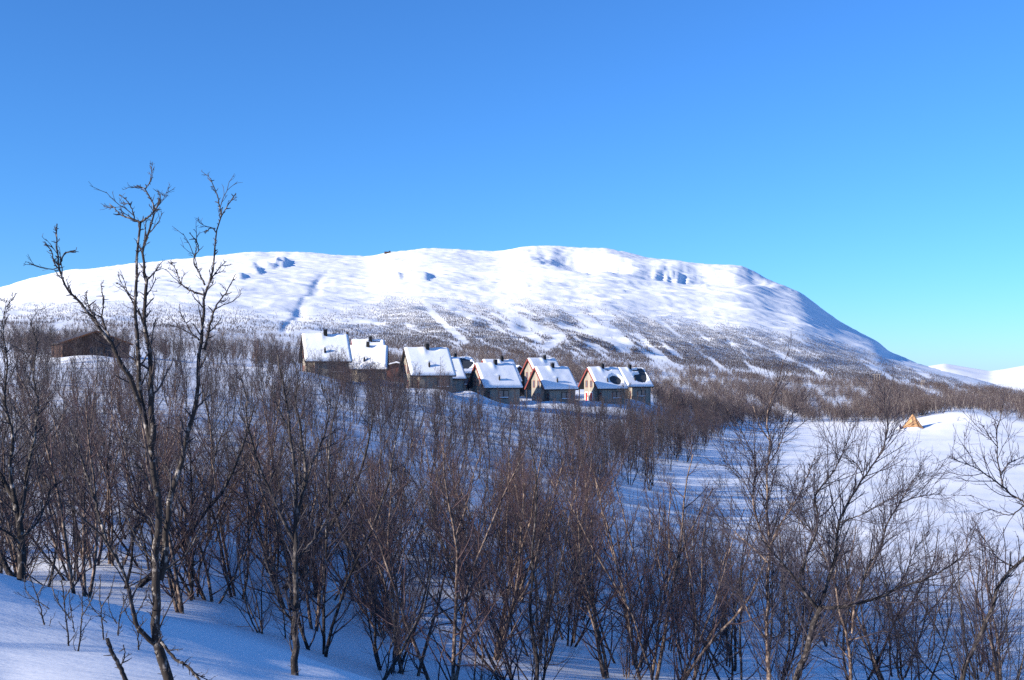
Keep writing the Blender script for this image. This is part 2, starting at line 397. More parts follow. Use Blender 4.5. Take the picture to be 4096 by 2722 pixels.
# the valley floor between, reaching under both
V = np.array([[-9000, 900, -80], [16000, 900, -80], [16000, 16000, -260], [-9000, 16000, -260]], float)
vf = obj('valley_floor', mesh_np('valley_floor', V, np.array([[0, 1, 2, 3]]), M['snow_far'])); tag(vf, kind='structure')

def surf_z(x, y):
    x = np.atleast_1d(np.asarray(x, float)); y = np.atleast_1d(np.asarray(y, float)); r = np.hypot(x, y); az = np.arctan2(x, y)
    z = np.empty(x.shape); n = r < 1000
    if n.any(): z[n] = ground_z(x[n], y[n])
    if (~n).any(): z[~n] = mtn(az[~n], r[~n])[0]
    return z

_tab_r = np.concatenate([np.geomspace(2, 1000, 400), np.linspace(1005, 4600, 500)])
def hit(px, py, rmin=2.0):
    """where the sight line through a photograph pixel first meets the terrain, beyond rmin metres"""
    u = (px / 4 - 512) / FPX; az = math.atan(u); rr = _tab_r[_tab_r >= rmin]
    zz = surf_z(rr * math.sin(az), rr * math.cos(az)); pz = (1500 - py) / 4400 * rr * math.cos(az)
    i = np.argmax(zz >= pz)
    if zz[i] < pz[i]: i = len(rr) - 1
    r = rr[i]; return r * math.sin(az), r * math.cos(az), float(zz[i])

# ------------------------------------------------------------------ cabins
def roof_z(y, HW, HR, HE):
    return HR - abs(y) / HW * (HR - HE)

def snow_cover(L, HW, HR, HE, seed, patches, chim_x, thick=.42, front_only=False):
    """closed snow blanket over both roof slopes; patches are bare areas (u along ridge 0..1, v down the front slope 0..1, ru, rv)"""
    nu, nv = 70, 76
    u = np.linspace(0, 1, nu); v = np.linspace(-1, 1, nv)        # v<0: front slope
    Ug, Vg = np.meshgrid(u, v)
    x = (Ug - .5) * (L + .06); y = Vg * (HW + .05)
    slope = math.atan2(HR - HE, HW); z = HR - np.abs(y) / HW * (HR - HE)
    ny = np.sign(Vg) * math.sin(slope) * sstep(0, .10, np.abs(Vg)); nz = np.sqrt(1 - ny ** 2)
    e = np.minimum.reduce([Ug * L, (1 - Ug) * L, (1 - np.abs(Vg)) * 6.0])
    h = thick * (.45 + .55 * sstep(0, .5, e)) * (1 + .13 * fbm(x * .35 + seed * 7, y * .4, seed, 2))
    h = h * (1 - .25 * np.exp(-(Vg / .12) ** 2))
    fr = -Vg
    for pu, pv, ru, rv, w in patches:
        q = 1 - np.hypot((Ug - pu) / ru, (fr - pv) / rv) + w * fbm(x * 1.1 + seed, y * 1.3, seed + 5, 3)
        h = np.where(fr > .01, h * (1 - sstep(-.30, .10, q)) - .07 * sstep(0, .14, q), h)
    # wind scoop on the lee side of the chimney, drift before it, faint hump above the flue
    cu = (chim_x + L / 2) / L
    q = 1 - np.hypot((Ug - cu - .13) / .17, (fr - .05) / .10); h = h * (1 - .75 * sstep(0, .8, q))
    h = h + .16 * np.exp(-((Ug - cu + .09) / .07) ** 2 - ((fr - .12) / .14) ** 2) + .10 * np.exp(-((Ug - cu + .05) / .05) ** 2 - ((fr - .52) / .025) ** 2)
    b_ = (Ug <= 0) | (Ug >= 1) | (np.abs(Vg) >= 1)
    h = np.where(b_, .012, h)
    top = np.stack([x, y + ny * h, z + nz * h], -1).reshape(-1, 3)
    return top, grid_faces(nv, nu)

def window(parent, wall, a, z, w, h, mats=('dark_wood', 'glass'), panes=1, sill_snow=False, curtain=False, name='window'):
    """window on wall ('front', y fixed) or ('left', x fixed); a is the centre along the wall"""
    kind, pos = wall
    def mk(nm, mat, a0, a1, z0, z1, d0, d1, par):
        mb = MB()
        if kind == 'front': mb.box(a0, a1, pos - d1, pos - d0, z0, z1)
        else: mb.box(pos - d1, pos - d0, a0, a1, z0, z1)
        return mb.build(nm, M[mat], par)
    t = .12
    fr = MB()
    for a0, a1, z0, z1 in ((a - w / 2 - t, a - w / 2, z - t, z + h + t), (a + w / 2, a + w / 2 + t, z - t, z + h + t), (a - w / 2, a + w / 2, z - t, z), (a - w / 2, a + w / 2, z + h, z + h + t)):
        if kind == 'front': fr.box(a0, a1, pos - .07, pos + .02, z0, z1)
        else: fr.box(pos - .07, pos + .02, a0, a1, z0, z1)
    for i in range(1, panes):
        c = a - w / 2 + w * i / panes
        if kind == 'front': fr.box(c - .11, c + .11, pos - .065, pos + .02, z, z + h)
        else: fr.box(pos - .065, pos + .02, c - .11, c + .11, z, z + h)
    f = fr.build(name, M[mats[0]], parent)
    for i in range(panes):
        c0 = a - w / 2 + w * i / panes + (.11 if i else 0); c1 = a - w / 2 + w * (i + 1) / panes - (.11 if i < panes - 1 else 0)
        mk('pane', mats[1], c0, c1, z, z + h, -.01, .02, f)
        if curtain:
            mk('curtain', 'curtain', c0 + .04, c0 + (c1 - c0) * .3, z + .05, z + h - .05, .02, .026, f)
            mk('curtain', 'curtain', c1 - (c1 - c0) * .3, c1 - .04, z + .05, z + h - .05, .02, .026, f)
    if sill_snow:
        mk('sill', mats[0], a - w / 2 - t, a + w / 2 + t, z - t - .05, z - t, -.01, .16, f)
        mk('sill_snow', 'snow_roof', a - w / 2, a + w / 2, z, z + .17, .02, .12, f)
    return f

def cabin(px, d, alpha, label, L=9.0, HW=4.1, HR=8.0, HE=3.1, seed=1, patches=(), trim='red_trim', gable='windows', deck=True, detail=True, chim=.0, base_dz=0.0, name='cabin', group='snow roofed cabins on the slope', front_win=.62, upper=True, recess=True):
    x, y, _ = pt(px, 1500, d)
    z = float(ground_z(x, y)) + base_dz
    root = empty(name, (x, y, z), math.radians(alpha)); tag(root, label, 'cabin', group)
    wx0 = -L / 2 + (1.9 if recess else .5); wx1 = L / 2 - .45; wy = HW - .62
    def gprof(w, dz=.22): return [(-w, -2.0), (w, -2.0), (w, roof_z(w, HW, HR, HE) - dz), (0, HR - dz - .05), (-w, roof_z(w, HW, HR, HE) - dz)]
    MB().prism(gprof(wy), wx0, wx1).build('wall', M['boards'], root)
    bx0 = -L / 2 + .5
    if recess:
        MB().prism(gprof(2.0), bx0, wx0 + .01).build('gable_bay', M['boards'], root)
    # roof: two slabs
    sl_ = math.atan2(HR - HE, HW); th = .2
    rf = MB(); dz = th / math.cos(sl_)
    rf.prism([(0, HR), (-HW, HE), (-HW, HE - dz), (0, HR - dz), (HW, HE - dz), (HW, HE)], -L / 2, L / 2)
    roof = rf.build('roof', M['roof'], root)
    top, fc = snow_cover(L, HW, HR, HE, seed, patches, chim)
    obj('roof_snow', mesh_np('roof_snow', top, fc, M['snow_roof'], True), roof)
    # barge boards at both gables and the fascia
    for sx in (-1, 1):
        xx = sx * (L / 2 + .03)
        for sy in (-1, 1):
            a = (xx, 0, HR - .14); b_ = (xx, sy * (HW + .02), HE - .14)
            MB().bar(a, b_, .07, .34).build('bargeboard', M[trim if sx < 0 else 'dark_wood'], roof)
    MB().box(-L / 2, L / 2, -HW - .06, -HW - .005, HE - .32, HE - .02).build('fascia', M['dark_wood'], roof)
    # chimney and flue
    ch = MB().box(chim - .33, chim + .33, -.75, -.05, HR - 1.4, HR + .92).build('chimney', M['sheet'], root)
    MB().box(chim - .44, chim + .44, -.86, .06, HR + 1.02, HR + 1.09).box(chim - .28, chim - .24, -.7, -.66, HR + .9, HR + 1.03).box(chim + .24, chim + .28, -.14, -.10, HR + .9, HR + 1.03).build('chimney_cap', M['sheet'], ch)
    fy = -HW * .80; fz = roof_z(fy, HW, HR, HE); fxx = chim - .55
    fl = MB().cone((fxx, fy, fz - .3), (fxx, fy, fz + 1.35), .19, .18, 10).build('flue', M['sheet'], root)
    MB().cone((fxx, fy, fz + 1.42), (fxx, fy, fz + 1.55), .25, .05, 10).cone((fxx, fy, fz + 1.35), (fxx, fy, fz + 1.43), .05, .05, 6).build('flue_cap', M['sheet'], fl)
    if not detail: return root
    # front window with two panes
    window(root, ('front', -wy), wx0 + (wx1 - wx0) * front_win, .85, 2.3, 1.45, ('dark_wood', 'glass'), 2, sill_snow=True)
    if recess:
        # gable bay, facing left
        if upper:
            for yy in (-.95, .95): window(root, ('left', bx0), yy, 3.55, .62, 1.35, ('red_trim', 'glass'), 1, name='gable_window')
        for k, yy in enumerate((-.95, .95)):
            if gable == 'doors':
                sur = MB().box(bx0 - .05, bx0 + .01, yy - .62, yy + .62, 0, 2.35).build('door_surround', M['white_paint'], root)
                dr = MB().box(bx0 - .11, bx0 - .05, yy - .42, yy + .36, .02, 2.12).build('door', M['red_door'], root)
                MB().box(bx0 - .16, bx0 - .11, yy - .36, yy - .30, 1.0, 1.06).build('door_handle', M['steel'], dr)
            elif gable == 'door' and k == 0:
                MB().box(bx0 - .05, bx0 + .01, yy - .62, yy + .62, 0, 2.35).build('door_surround', M['white_paint'], root)
                dr = MB().box(bx0 - .11, bx0 - .05, yy - .42, yy + .36, .02, 2.12).build('door', M['red_door'], root)
                MB().box(bx0 - .16, bx0 - .11, yy - .36, yy - .30, 1.0, 1.06).build('door_handle', M['steel'], dr)
            else:
                window(root, ('left', bx0), yy, .75, .6, 1.2, ('red_trim', 'glass'), 1, name='gable_window')
        # narrow window in the recessed porch wall, facing left
        window(root, ('left', wx0), -(wy + 2.0) / 2, .55, .45, 1.45, ('red_trim', 'glass'), 1, name='porch_window')
        for yy in (-HW + .25, HW - .25):
            MB().box(-L / 2 + .3, -L / 2 + .48, yy - .09, yy + .09, -2.0, HE - .1).build('porch_post', M['dark_wood'], root)
    if deck and recess:
        dk = MB().box(-L / 2 - .4, wx0, -HW - .35, -2.05, -.16, -.02).build('deck', M['dark_wood'], root)
        for zz in (.42, .88): MB().box(-L / 2 - .4, wx0, -HW - .36, -HW - .30, zz, zz + .09).build('rail', M['dark_wood'], dk)
        for i in range(4):
            xx = -L / 2 - .36 + i * (wx0 + L / 2 + .3) / 3.0
            MB().box(xx - .04, xx + .04, -HW - .35, -HW - .27, -2.0, .97).build('rail_post', M['dark_wood'], dk)
        MB().box(-L / 2 - .4, wx0 - .2, -HW - .25, -2.1, -.018, .18).build('deck_snow', M['snow_roof'], dk)
    return root

cabin(1300, 206, 19, 'grey board cabin with smooth snow roof beside the tall wooden post', L=8.7, seed=1, gable='windows', base_dz=.2, trim='dark_wood', front_win=.68, HE=2.9, HR=7.85)
cabin(1474, 222, 4.5, 'grey cabin between two larger cabins, its snowy eaves straight to the viewer', L=7.8, HR=7.2, HE=2.6, seed=2, base_dz=.1, deck=False, trim='dark_wood', chim=-.1)
cabin(1472, 251, 16, 'cabin with a red gable peeping over the roof ridge of a grey cabin', L=7.5, HR=7.6, HE=3.4, seed=3, detail=False, base_dz=.85, chim=.5, name='cabin', patches=[(.72, .10, .18, .06, .1)])
cabin(1706, 211, 23, 'cabin with a shaded blue-grey gable and a wide two-pane window below its snow roof', L=9.0, HR=8.2, HE=3.1, seed=4, gable='windows', base_dz=.0, trim='dark_wood', front_win=.72)
cabin(1772, 236, 24, 'cabin showing only its snowy right roof end behind the shaded-gable cabin', L=7.6, HR=7.3, HE=3.0, seed=5, detail=False, base_dz=-.3)
cabin(1826, 268, 30, 'cabin with a half bare dark roof behind the others', L=8.4, HR=7.4, HE=3.6, seed=6, base_dz=.7, trim='dark_wood', patches=[(.50, .52, .30, .20, .5), (.70, .30, .25, .28, .4)], deck=False, chim=-.6, gable='windows')
cabin(1978, 238, 29, 'cabin with sunlit stained gable, red door and a thin birch before its roof', L=9.5, HR=8.15, HE=3.05, seed=7, gable='door', front_win=.45)
cabin(1992, 263, 31, 'cabin whose snowy ridge and chimney just show above a nearer cabin roof', L=8.6, HR=8.2, HE=3.2, seed=8, detail=False, base_dz=.6, chim=.8)
cabin(2206, 250, 31, 'cabin with red bargeboards, four red-framed gable windows and a long porch rail', L=9.2, HR=8.05, HE=3.15, seed=9, gable='windows', front_win=.64)
cabin(2166, 278, 34, 'cabin with red-trimmed gable tucked behind the four-window cabin', L=8.6, HR=8.4, HE=3.6, seed=10, detail=True, base_dz=1.2, deck=False, chim=.6)
cabin(2411, 262, 31, 'cabin with two red doors in white surrounds and one oval bare roof patch', L=9.0, HR=8.05, HE=3.2, seed=11, gable='doors', patches=[(.70, .60, .20, .22, .12), (.60, .12, .09, .05, .15)], chim=-.4)
cabin(2522, 278, 32, 'end cabin with a large crescent of dark bare roof', L=8.3, HR=7.9, HE=3.35, seed=12, gable='windows', patches=[(.66, .55, .24, .24, .12), (.84, .25, .13, .40, .10), (.62, .14, .16, .06, .15)], chim=-.6, front_win=.5)

def shed(px, d, alpha, W, Dp, HE, HR, wall, roofm, label, name, trim='dark_wood', snow=True, dz=0.0, doors=0):
    """gable end faces the viewer"""
    x, y, _ = pt(px, 1500, d); z = float(ground_z(x, y)) + dz
    root = empty(name, (x, y, z), math.radians(alpha)); tag(root, label, 'shed')
    def pr(n, mat, prof, y0, y1, par):
        pts = [(a, y0, b_) for a, b_ in prof] + [(a, y1, b_) for a, b_ in prof]; k = len(prof)
        f = [tuple(range(k)), tuple(range(2 * k - 1, k - 1, -1))] + [(i, k + i, k + (i + 1) % k, (i + 1) % k) for i in range(k)]
        return MB().poly(pts, f).build(n, mat, par)
    w = W / 2
    pr('wall', M[wall], [(-w + .3, -2), (w - .3, -2), (w - .3, HE), (0, HR - .25), (-w + .3, HE)], 0, Dp, root)
    rf = pr('roof', M[roofm], [(-w - .3, HE - .12), (-w - .3, HE + .04), (0, HR), (w + .3, HE + .04), (w + .3, HE - .12), (0, HR - .17)], -.5, Dp + .5, root)
    for s_ in (-1, 1): MB().bar((0, -.54, HR - .12), (s_ * (w + .32), -.54, HE - .08), .06, .26).build('bargeboard', M[trim], rf)
    if snow:
        pr('roof_snow', M['snow_roof'], [(-w - .25, HE + .05), (-w - .2, HE + .26), (0, HR + .3), (w + .2, HE + .26), (w + .25, HE + .05), (0, HR + .01)], -.45, Dp + .45, rf)
    for i in range(doors):
        dr = MB().box(-1.1 + i * 2.6, 1.1 + i * 2.6, -.08, .0, -.3, 2.0).build('door', M['boards_dark'], root)
        MB().box(.85 + i * 2.6, .92 + i * 2.6, -.13, -.08, .9, 1.1).build('door_handle', M['steel'], dr)
    return root
shed(385, 192, 34, 11.8, 9, 2.6, 4.9, 'boards_brown', 'roof_brown', 'low dark brown barn with rusty orange bargeboards among the birches', 'barn', 'orange_trim', snow=False, doors=2, dz=-.3)
shed(1585, 246, 8, 5.5, 4, 3.6, 4.4, 'boards_red', 'roof_brown', 'small red-brown shed between two grey cabins', 'shed', dz=-.2)
shed(2075, 282, 30, 8.0, 6, 4.2, 7.0, 'boards_dark', 'roof', 'dark navy gable-fronted building between two sunlit cabins', 'dark_building', dz=.6)

# tall wooden post behind the first cabin
x, y, _ = pt(1389, 0, 213); zt = (1500 - 1327) / 4400 * 213; z0 = float(ground_z(x, y))
post = empty('wooden_post', (x, y, z0)); tag(post, 'tall dark wooden post standing by a cabin gable', 'post')
MB().cone((0, 0, -1), (0, 0, zt - z0), .24, .20, 8).build('shaft', M['dark_wood'], post)
MB().bar((-.9, 0, zt - z0 - 1.2), (.1, 0, zt - z0 - 1.2), .08).build('bracket', M['dark_wood'], post)

# ------------------------------------------------------------------ tent and person on the meadow
x, y, z = hit(3652, 1716, 150); TX, TY = x, y
tent = empty('lavvu_tent', (x, y, z)); tag(tent, 'tan canvas conical tent with crossed pole tips on the open snow', 'tent')
sc_ = y / 305.0; TR, TH = 3.25 * sc_, 4.0 * sc_
nseg, nrow = 54, 12; vv = []
for j in range(nrow + 1):
    t = j / nrow
    for i in range(nseg):
        a = 2 * math.pi * i / nseg; fold = abs((a * 9 / (2 * math.pi)) % 1 - .5) * 2
        rr = (TR * (1 - t) + .16 * t) * (1 - .10 * (1 - fold) * (1 - abs(2 * t - 1) * .4)) + .03 * math.sin(5 * a + 9 * t)
        zz = -.3 + (TH + .3) * t
        vv.append((rr * math.cos(a), rr * math.sin(a), zz))
fc = [(j * nseg + i, j * nseg + (i + 1) % nseg, (j + 1) * nseg + (i + 1) % nseg, (j + 1) * nseg + i) for j in range(nrow) for i in range(nseg)]
MB().poly(vv, fc).build('canvas', M['canvas'], tent, True)
for i in range(8):
    a = 2 * math.pi * i / 8 + .2
    MB().cone((TR * .26 * math.cos(a), TR * .26 * math.sin(a), TH * .62), (-.38 * math.cos(a), -.38 * math.sin(a), TH + 1.05 + .2 * math.sin(3 * i)), .08, .06, 6).build('tent_pole', M['dark_wood'], tent)
a = -1.15; dv = Vector((math.cos(a), math.sin(a), 0)); rt = Vector((-math.sin(a), math.cos(a), 0))
fl = [dv * (TR * 1.07) - rt * .55, dv * (TR * 1.07) + rt * .55, dv * (TR * .48) + rt * .12 + Vector((0, 0, TH * .62)), dv * (TR * .48) - rt * .12 + Vector((0, 0, TH * .62))]
MB().poly([tuple(p) for p in fl] + [tuple(p + dv * .06) for p in fl], [(3, 2, 1, 0), (4, 5, 6, 7), (0, 1, 5, 4), (1, 2, 6, 5), (2, 3, 7, 6), (3, 0, 4, 7)]).build('door_flap', M['canvas'], tent)
vv = []; fc = []
for i in range(40):
    a = 2 * math.pi * i / 40; q = .28 + .22 * math.sin(3 * a + 1) + .12 * math.sin(7 * a)
    for rr, zz in ((TR * .86, -.1), (TR * .98, .12 + q), (TR * 1.12, .1 + q * .8), (TR * 1.45, -.25)): vv.append((rr * math.cos(a), rr * math.sin(a), zz))
for i in range(40):
    for j in range(3): p = i * 4 + j; q = ((i + 1) % 40) * 4 + j; fc.append((p, p + 1, q + 1, q))
MB().poly(vv, fc).build('snow_bank', M['snow'], tent, True)

def person(loc, rz, h):
    root = empty('person', loc, rz)
    tag(root, 'person in a dark hooded coat standing in the snow beside the tan tent', 'person')
    P = [(0, 0, .52), (0, 0, .62), (0, .01, .74), (0, 0, .83), (0, -.01, .87), (0, -.015, .93), (0, -.02, .985),
         (-.055, 0, .48), (-.06, -.01, .27), (-.06, .01, .03), (-.06, -.08, .012), (.055, 0, .48), (.06, .02, .27), (.065, .03, .03), (.065, -.05, .012),
         (-.115, 0, .81), (-.15, .02, .65), (-.125, -.06, .53), (-.12, -.08, .475), (.115, 0, .81), (.15, .02, .65), (.125, -.06, .53), (.12, -.08, .475)]
    E_ = [(0, 1), (1, 2), (2, 3), (3, 4), (4, 5), (5, 6), (0, 7), (7, 8), (8, 9), (9, 10), (0, 11), (11, 12), (12, 13), (13, 14), (3, 15), (15, 16), (16, 17), (17, 18), (3, 19), (19, 20), (20, 21), (21, 22)]
    Rd = [.10, .105, .11, .09, .04, .062, .045, .07, .05, .035, .03, .07, .05, .035, .03, .06, .045, .036, .024, .06, .045, .036, .024]
    me = bpy.data.meshes.new('body'); me.from_pydata([tuple(c * h for c in p) for p in P], E_, []); me.materials.append(M['coat'])
    o = obj('body', me, root); sk = o.modifiers.new('skin', 'SKIN')
    for i, r_ in enumerate(Rd): me.skin_vertices[0].data[i].radius = (r_ * h, r_ * h * .85)
    me.skin_vertices[0].data[0].use_root = True
    o.modifiers.new('sub', 'SUBSURF').render_levels = 2
    hd = MB().cone((0, .02 * h, .87 * h), (0, -.0 * h, 1.0 * h), .085 * h, .05 * h, 10).build('hood', M['coat'], root, True)
    return root
x, y, z = hit(3601, 1724, 150); person((x, y, z - .05), 2.4, 1.8)

# ------------------------------------------------------------------ power line, lift pylons and hut on the mountain
def hframe(px, py0, py1, legs, label, grp, wid=1.0):
    x, y, z = hit(px, py1, 350); H = (py1 - py0) / 4400 * y; root = empty('power_pole', (x, y, z), 0); tag(root, label, 'power pole', grp)
    w = H * .24 * wid; t = max(.14, y * .00012)
    xs = [(i - (legs - 1) / 2) * w for i in range(legs)]
    for xx in xs: MB().cone((xx, 0, -1.5), (xx, 0, H), t * 1.15, t * .9, 6).build('leg', M['pole'], root)
    if legs > 1: MB().bar((xs[0] - w * .6, 0, H * .93), (xs[-1] + w * .6, 0, H * .93), t * 1.6).build('crossarm', M['pole'], root)
    else: MB().bar((-H * .1, 0, H * .93), (H * .1, 0, H * .93), t * 1.6).build('crossarm', M['pole'], root)
    for xx in xs: MB().cone((xx, 0, H * .93 - t * 4), (xx, 0, H * .93), t * .6, t * .6, 6).build('insulator', M['steel'], root)
for px in (3508, 3692): hframe(px, 1497 if px < 3600 else 1523, 1541 if px < 3600 else 1549, 3, 'three-legged portal power pole on the wooded mountain foot', 'three-legged portal poles')
for px, a, b_ in ((3329, 1494, 1518), (3431, 1533, 1547), (3479, 1536, 1554), (3554, 1531, 1552), (3580, 1533, 1544)):
    hframe(px, a, b_, 1, 'single slim wooden power pole on the wooded mountain foot', 'single power poles')
hframe(3158, 1487, 1512, 2, 'two-legged portal pole on the snowy clearing of the mountain foot', None)
for px, py0, py1 in ((1588, 1022, 1035), (1612, 1041, 1054), (1649, 1084, 1099)):
    x, y, z = hit(px, py1, 1500); H = (py1 - py0) / 4400 * y; root = empty('lift_pylon', (x, y, z)); tag(root, 'small grey portal pylon of the ski lift on the white upper slope', 'pylon', 'lift pylons on the upper slope')
    for s_ in (-1, 1): MB().bar((s_ * H * .42, 0, -1), (s_ * H * .30, 0, H), .75).build('leg', M['steel'], root)
    MB().bar((-H * .42, 0, H), (H * .42, 0, H), .75).build('crossbeam', M['steel'], root)
x, y, z = hit(1553, 1013, 1500)
hut = empty('summit_hut', (x, y, z), .2); tag(hut, 'tiny dark hut on the skyline ridge of the mountain', 'hut')
MB().box(-15, 2, -4, 4, -3, 4).build('wall', M['boards_brown'], hut); MB().box(2.01, 9, -4, 4, -3, 9).build('tower', M['boards_dark'], hut)
MB().prism([(-5, 4.02), (5, 4.02), (0, 6)], -15.5, 1.98).build('roof', M['roof_brown'], hut)

# ------------------------------------------------------------------ bare birches
def tubes(P, R, k):
    """P (m,n,3) centre lines, R (m,n) radii -> verts, quads"""
    m_, n, _ = P.shape
    T = np.empty_like(P); T[:, 1:-1] = P[:, 2:] - P[:, :-2]; T[:, 0] = P[:, 1] - P[:, 0]; T[:, -1] = P[:, -1] - P[:, -2]
    T /= np.linalg.norm(T, axis=-1, keepdims=True) + 1e-9
    ref = np.where(np.abs(T[:, :1, 2:3]) < .8, np.array([0, 0, 1.]), np.array([1., 0, 0])); ref = np.broadcast_to(ref, P.shape)
    U = np.cross(T, ref); U /= np.linalg.norm(U, axis=-1, keepdims=True) + 1e-9; W = np.cross(T, U)
    a = np.arange(k) * 2 * math.pi / k
    V = P[:, :, None] + R[:, :, None, None] * (U[:, :, None] * np.cos(a)[:, None] + W[:, :, None] * np.sin(a)[:, None])
    i = np.arange(m_)[:, None, None] * n * k; j = np.arange(n - 1)[None, :, None] * k; q = np.arange(k)[None, None, :]
    A0 = i + j + q; A1 = i + j + (q + 1) % k
    return V.reshape(-1, 3), np.stack([A0, A1, A1 + k, A0 + k], -1).reshape(-1, 4)

def join(parts):
    Vs, Fs, b_ = [], [], 0
    for V, F in parts: Vs.append(V); Fs.append(F + b_); b_ += len(V)
    return np.vstack(Vs), np.vstack(Fs)

def unit(v): return v / (np.linalg.norm(v, axis=-1, keepdims=True) + 1e-9)

def curves(rg, start, d, length, n, wob, up):
    """m wandering curves at once"""
    m_ = len(start); P = np.empty((m_, n, 3)); P[:, 0] = start; st = (length / (n - 1))[:, None]; d = unit(d)
    for i in range(1, n):
        d = unit(d + rg.normal(0, wob, (m_, 3)) + np.array([0, 0, up]))
        P[:, i] = P[:, i - 1] + d * st
    return P

def sample_on(rg, P, R, per, lo, hi):
    """per children on every parent curve; returns start, tangent, parent radius there, fraction along"""
    m_, n, _ = P.shape; f = lo + (hi - lo) * (np.arange(per)[None, :] + rg.random((m_, per))) / per
    g = f * (n - 1); i = np.clip(g.astype(int), 0, n - 2); w = (g - i)[..., None]; a = np.arange(m_)[:, None]
    S = P[a, i] * (1 - w) + P[a, i + 1] * w; T = unit(P[a, i + 1] - P[a, i]); r_ = R[a, i] * (1 - w[..., 0]) + R[a, i + 1] * w[..., 0]
    return S.reshape(-1, 3), T.reshape(-1, 3), r_.ravel(), f.ravel()

def side_dirs(rg, T, ang_lo, ang_hi):
    rnd = unit(rg.normal(size=T.shape)); s_ = unit(rnd - (rnd * T).sum(-1, keepdims=True) * T)
    a = np.radians(ang_lo + (ang_hi - ang_lo) * rg.random((len(T), 1)))
    return T * np.cos(a) + s_ * np.sin(a)

def birch(rg, H=5.0, stems=4, lean=16, r0=.045, nb=14, nt_=8, nf=5, wob=.07, tw=.0028, bl=.30, up=.05, clear=.08, sides=(7, 4, 3), start_spread=.12, ang=(32, 62)):
    """returns trunk (stems) and crown (branches, twigs) meshes as (V,F); multi-stemmed bare mountain birch of height H"""
    az = rg.random(stems) * 2 * math.pi + np.arange(stems) * 2 * math.pi / stems
    inc = np.radians(lean * (.35 + .9 * rg.random(stems))) if stems > 1 else np.radians(lean * .4 * rg.random(1))
    d = np.stack([np.sin(inc) * np.cos(az), np.sin(inc) * np.sin(az), np.cos(inc)], -1)
    st = np.stack([np.cos(az), np.sin(az), np.zeros(stems)], -1) * start_spread * (stems > 1); st[:, 2] = -.35
    ln = (H + .35) / np.cos(inc * .7) * (.72 + .33 * rg.random(stems)); ln[0] = (H + .35) / math.cos(inc[0] * .7)
    n0 = 11; P0 = curves(rg, st, d, ln, n0, wob, up)
    rs = r0 * (.65 + .5 * rg.random(stems)) * (ln / (H + .35)); f0 = np.linspace(0, 1, n0); R0 = rs[:, None] * (1 - f0 * .86) ** .9 + .003
    R0 = R0 * (1 + .12 * rg.random(R0.shape))
    trunk = [tubes(P0, R0, sides[0])]
    S, T, r_, f = sample_on(rg, P0, R0, nb, clear, .985)
    L1 = H * bl * (1.15 - f * .85) * (.55 + .75 * rg.random(len(f)))
    P1 = curves(rg, S, side_dirs(rg, T, *ang), L1, 7, .13, .11); f1 = np.linspace(0, 1, 7); R1 = np.minimum(r_ * .62, .018)[:, None] * (1 - .8 * f1) + tw * .5
    crown = [tubes(P1, R1, sides[1])]
    S, T, r_, f = sample_on(rg, np.concatenate([P1]), R1, nt_, .12, .99)
    L2 = np.repeat(L1, nt_) * (.22 + .4 * rg.random(len(f))) * (1.15 - .5 * f)
    P2 = curves(rg, S, side_dirs(rg, T, 22, 60), L2, 5, .16, .13); R2 = np.full((len(f), 1), tw) * np.linspace(1.25, .6, 5)
    crown.append(tubes(P2, R2, sides[2]))
    if nf:
        S, T, r_, f = sample_on(rg, P2, R2, nf, .1, .98)
        L3 = np.clip(np.repeat(L2, nf) * (.3 + .5 * rg.random(len(f))), .05, .5)
        P3 = curves(rg, S, side_dirs(rg, T, 22, 60), L3, 3, .15, .10); R3 = np.full((len(f), 1), tw * .72) * np.linspace(1.0, .6, 3)
        crown.append(tubes(P3, R3, sides[2]))
    # twigs straight on the stems
    S, T, r_, f = sample_on(rg, P0, R0, nb, .35, .995)
    P4 = curves(rg, S, side_dirs(rg, T, 25, 55), H * .07 * (.5 + rg.random(len(f))), 4, .15, .1); R4 = np.full((len(f), 1), tw) * np.linspace(1.2, .6, 4)
    crown.append(tubes(P4, R4, sides[2]))
    return join(trunk), join(crown)

# near prototypes: kind, parameters
KINDS = {
    'clump':   dict(stems=5, lean=24, r0=.030, nb=11, nt_=7, nf=4, bl=.31, start_spread=.16, wob=.085),
    'upright': dict(stems=3, lean=16, r0=.042, nb=14, nt_=7, nf=4, bl=.36, up=.05, wob=.08),
    'single':  dict(stems=1, lean=16, r0=.058, nb=24, nt_=9, nf=4, bl=.42, wob=.06, clear=.22),
    'crooked': dict(stems=2, lean=36, r0=.062, nb=15, nt_=9, nf=4, bl=.38, wob=.17, up=.10, ang=(35, 75)),
    'shrub':   dict(stems=10, lean=32, r0=.018, nb=8, nt_=6, nf=3, bl=.26, start_spread=.2, clear=.12),
}
LOOK = {'clump': ('bark_dark', 'twig_brown', 'bare birch clump of leaning dark stems'),
        'clump_red': ('bark_red', 'twig_red', 'bare birch clump of copper stems, reddish twigs'),
        'upright': ('bark', 'twig_brown', 'bare upright birch of three pale-flecked stems'),
        'upright_red': ('bark_red', 'twig_red', 'bare upright birch with dense reddish twigs'),
        'single': ('bark', 'twig_brown', 'bare birch with one straight pale-flecked trunk'),
        'crooked': ('bark_dark', 'twig_dark', 'crooked dark birch with twisted spreading limbs'),
        'shrub': ('bark_dark', 'twig_dark', 'low bare shrub of many thin dark stems')}
NEAR = []
